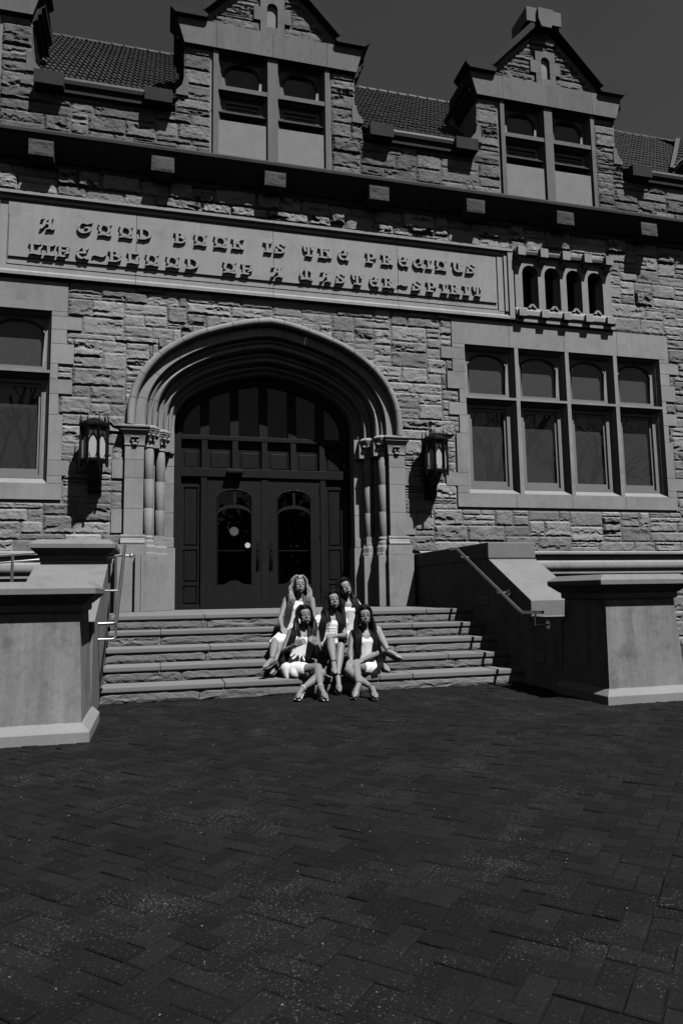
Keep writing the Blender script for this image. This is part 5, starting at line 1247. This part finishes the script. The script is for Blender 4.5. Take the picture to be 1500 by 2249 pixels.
# --- woman on the lowest step holding the ends of her stole
J = joints(pelvis=(645, 1474, -3.80), neck=(666, 1379, -3.70), head=(669, 1352, -3.76))
arms(J, 'R', (640, 1388, -3.68), (622, 1432, -3.78), (650, 1417, -4.02), (664, 1409, -4.06)); arms(J, 'L', (692, 1387, -3.70), (700, 1428, -3.80), (694, 1415, -4.05), (687, 1408, -4.07))
legs(J, 'R', (634, 1476, -3.84), (698, 1467), (704, 1511), (716, 1534), zto=.045); legs(J, 'L', (658, 1474, -3.84), (707, 1479), (664, 1513), (653, 1533), zto=.05)
J.update(face=V((.06, -1, .12)), hup=V((-.06, 0, 1)), hnR=V((-.3, -1, .2)), hnL=V((.3, -1, .2)))
make_person(J, dict(label='woman in white mini dress with both hands at her chest, white heels', skin='skin_a', hair='hair_d', seed=4, hairlen=.33, front=.35, smile=False, straps=True, top=.35, stole='stole', hem=.50, shoe='shoe_w', heel=.09, plat=.014, heelm='shoe_t', curlR=.75, curlL=.85, hdR=V((-.1, .35, -1)).normalized(), hdL=V((-.45, .2, -1)).normalized(),
    skirt=[([unp(632, 1470, -3.86), unp(636, 1488, -3.92)], [.10, .075]), ([unp(650, 1470, -3.9), unp(648, 1480, -3.98)], [.11, .08])],
    jewel=[('bracelet', ring(lerp(J['wrR'], J['elR'], .12), J['wrR']-J['elR'], .032), .004), ('bracelet', ring(lerp(J['wrR'], J['elR'], .22), J['wrR']-J['elR'], .034), .004), ('necklace', [unp(655, 1384, -3.74), unp(661, 1390, -3.79), unp(668, 1393, -3.80), unp(675, 1390, -3.79), unp(680, 1384, -3.74)], .0035)]))
# --- woman on the lowest step looking down, hands crossed on her knee
J = joints(pelvis=(804, 1472, -3.80), neck=(800, 1381, -3.76), head=(800, 1352, -3.82))
arms(J, 'R', (775, 1391, -3.74), (769, 1436, -3.86), (771, 1451, -4.08), (767, 1458, -4.17)); arms(J, 'L', (827, 1391, -3.75), (827, 1436, -3.88), (794, 1451, -4.12), (780, 1456, -4.19))
legs(J, 'R', (793, 1473, -3.84), (765, 1473), (817, 1511), (825, 1532), zto=.05); legs(J, 'L', (817, 1473, -3.84), (782, 1463), (788, 1504), (777, 1531), zto=.045)
J.update(face=V((-.06, -1, -.02)), hup=V((-.05, -.12, 1)), hnR=V((0, -.5, .9)), hnL=V((0, -.5, .9)))
make_person(J, dict(label='long-haired woman in strapless white dress looking down, hands crossed on her knee', skin='skin_b', hair='hair_d', seed=5, hairlen=.52, front=.75, smile=True, top=.30, stole='stole', hem=.50, shoe='shoe_t', heel=.09, plat=.012, curlR=.35, curlL=.35, hdR=V((.35, .2, -1)).normalized(), hdL=V((.15, .35, -1)).normalized(),
    tailL=[unp(822, 1474, -4.02), unp(823, 1488, -4.04)], jewel=[('bracelet', ring(J['wrR'], J['wrR']-J['elR'], .031), .004)]))

# ================================================================== trees across the lawn behind the viewer (they show mirrored in the glass)
def leaf_cloud(mb, c, rad, n, rng, s0=.12, s1=.3):
    c = Vector(c)
    for _ in range(n):
        d = Vector((rng.gauss(0, 1), rng.gauss(0, 1), rng.gauss(0, 1))).normalized()*(rng.random()**.45)
        p = c+Vector((d.x*rad[0], d.y*rad[1], d.z*rad[2])); s = rng.uniform(s0, s1)
        a = Vector((rng.gauss(0, 1), rng.gauss(0, 1), rng.gauss(0, 1))).normalized()*s; b = a.orthogonal().normalized()*s*.6
        mb.add([p-a, p+b, p+a, p-b], [(0, 1, 2, 3)])
rt_ = random.Random(5)
far = MB()
for k in range(84):
    a = math.radians(-200+220*k/83); rd = rt_.uniform(62, 84); x = rd*math.cos(a)*1.1; y = -6+rd*math.sin(a)
    if y > 25: continue
    h = rt_.uniform(9, 17)
    for q in range(5): leaf_cloud(far, (x+rt_.uniform(-3, 3), y+rt_.uniform(-3, 3), h*rt_.uniform(.28, .72)), (rt_.uniform(2.6, 4.2), rt_.uniform(2.6, 4.2), h*.28), 110, rt_, .35, .9)
    far.tube([(x, y, 0), (x+.3, y, h*.6)], [.35, .15], 5)
fo = far.build('far_trees', 'leaf', kind='stuff'); tagm(fo, 'belt of trees across the lawn mirrored in the window panes', 'trees')
def bare_tree(x, y, h, seed, label):
    rng = random.Random(seed); T = thing('bare_tree', label, 'tree', (x, y, 0), 'bare trees on the lawn')
    tr = MB(); cr = MB(); lf = MB()
    def grow(p, d, L, r, lev):
        pts = [p]; q = p; rs = [r]; m = 4
        for i in range(m):
            d = (d+Vector((rng.gauss(0, .14), rng.gauss(0, .14), rng.gauss(.03, .10)))).normalized(); q = q+d*L/m; pts.append(q); rs.append(r*(1-.45*(i+1)/m))
        (tr if lev == 0 else cr).tube(pts, rs, 7 if lev < 2 else (5 if lev < 3 else 3), False)
        if lev >= 3 and rng.random() < .5: leaf_cloud(lf, q, (.35, .35, .3), 5, rng, .05, .11)
        if lev == 4: return
        for k in range(4 if lev < 2 else 3):
            t = rng.uniform(.45, 1); i = min(m, max(1, int(t*m))); ax = Vector((rng.gauss(0, 1), rng.gauss(0, 1), rng.gauss(0, .5))).normalized()
            nd = (d*.8+ax*.75+Vector((0, 0, .15))).normalized(); grow(pts[i], nd, L*rng.uniform(.5, .72), rs[i]*.62, lev+1)
    grow(Vector((x, y, -.05)), Vector((0, 0, 1)), h*.38, h*.022, 0)
    tr.build('trunk', 'bark', T, smooth=60); c = cr.build('crown', 'bark', T); lf.build('young_leaves', 'leaf', c, kind='stuff')
bare_tree(16.6, -24, 23, 1, 'bare spreading tree mirrored in the first pane of the four-light window')
bare_tree(22.0, -26, 23, 2, 'bare tree mirrored in the second pane of the four-light window')
bare_tree(-8.9, -24, 21, 3, 'forked bare tree mirrored in the window beside the ramp')
bare_tree(6.0, -34, 16, 4, 'bare tree mirrored low in the glass above the entrance doors')
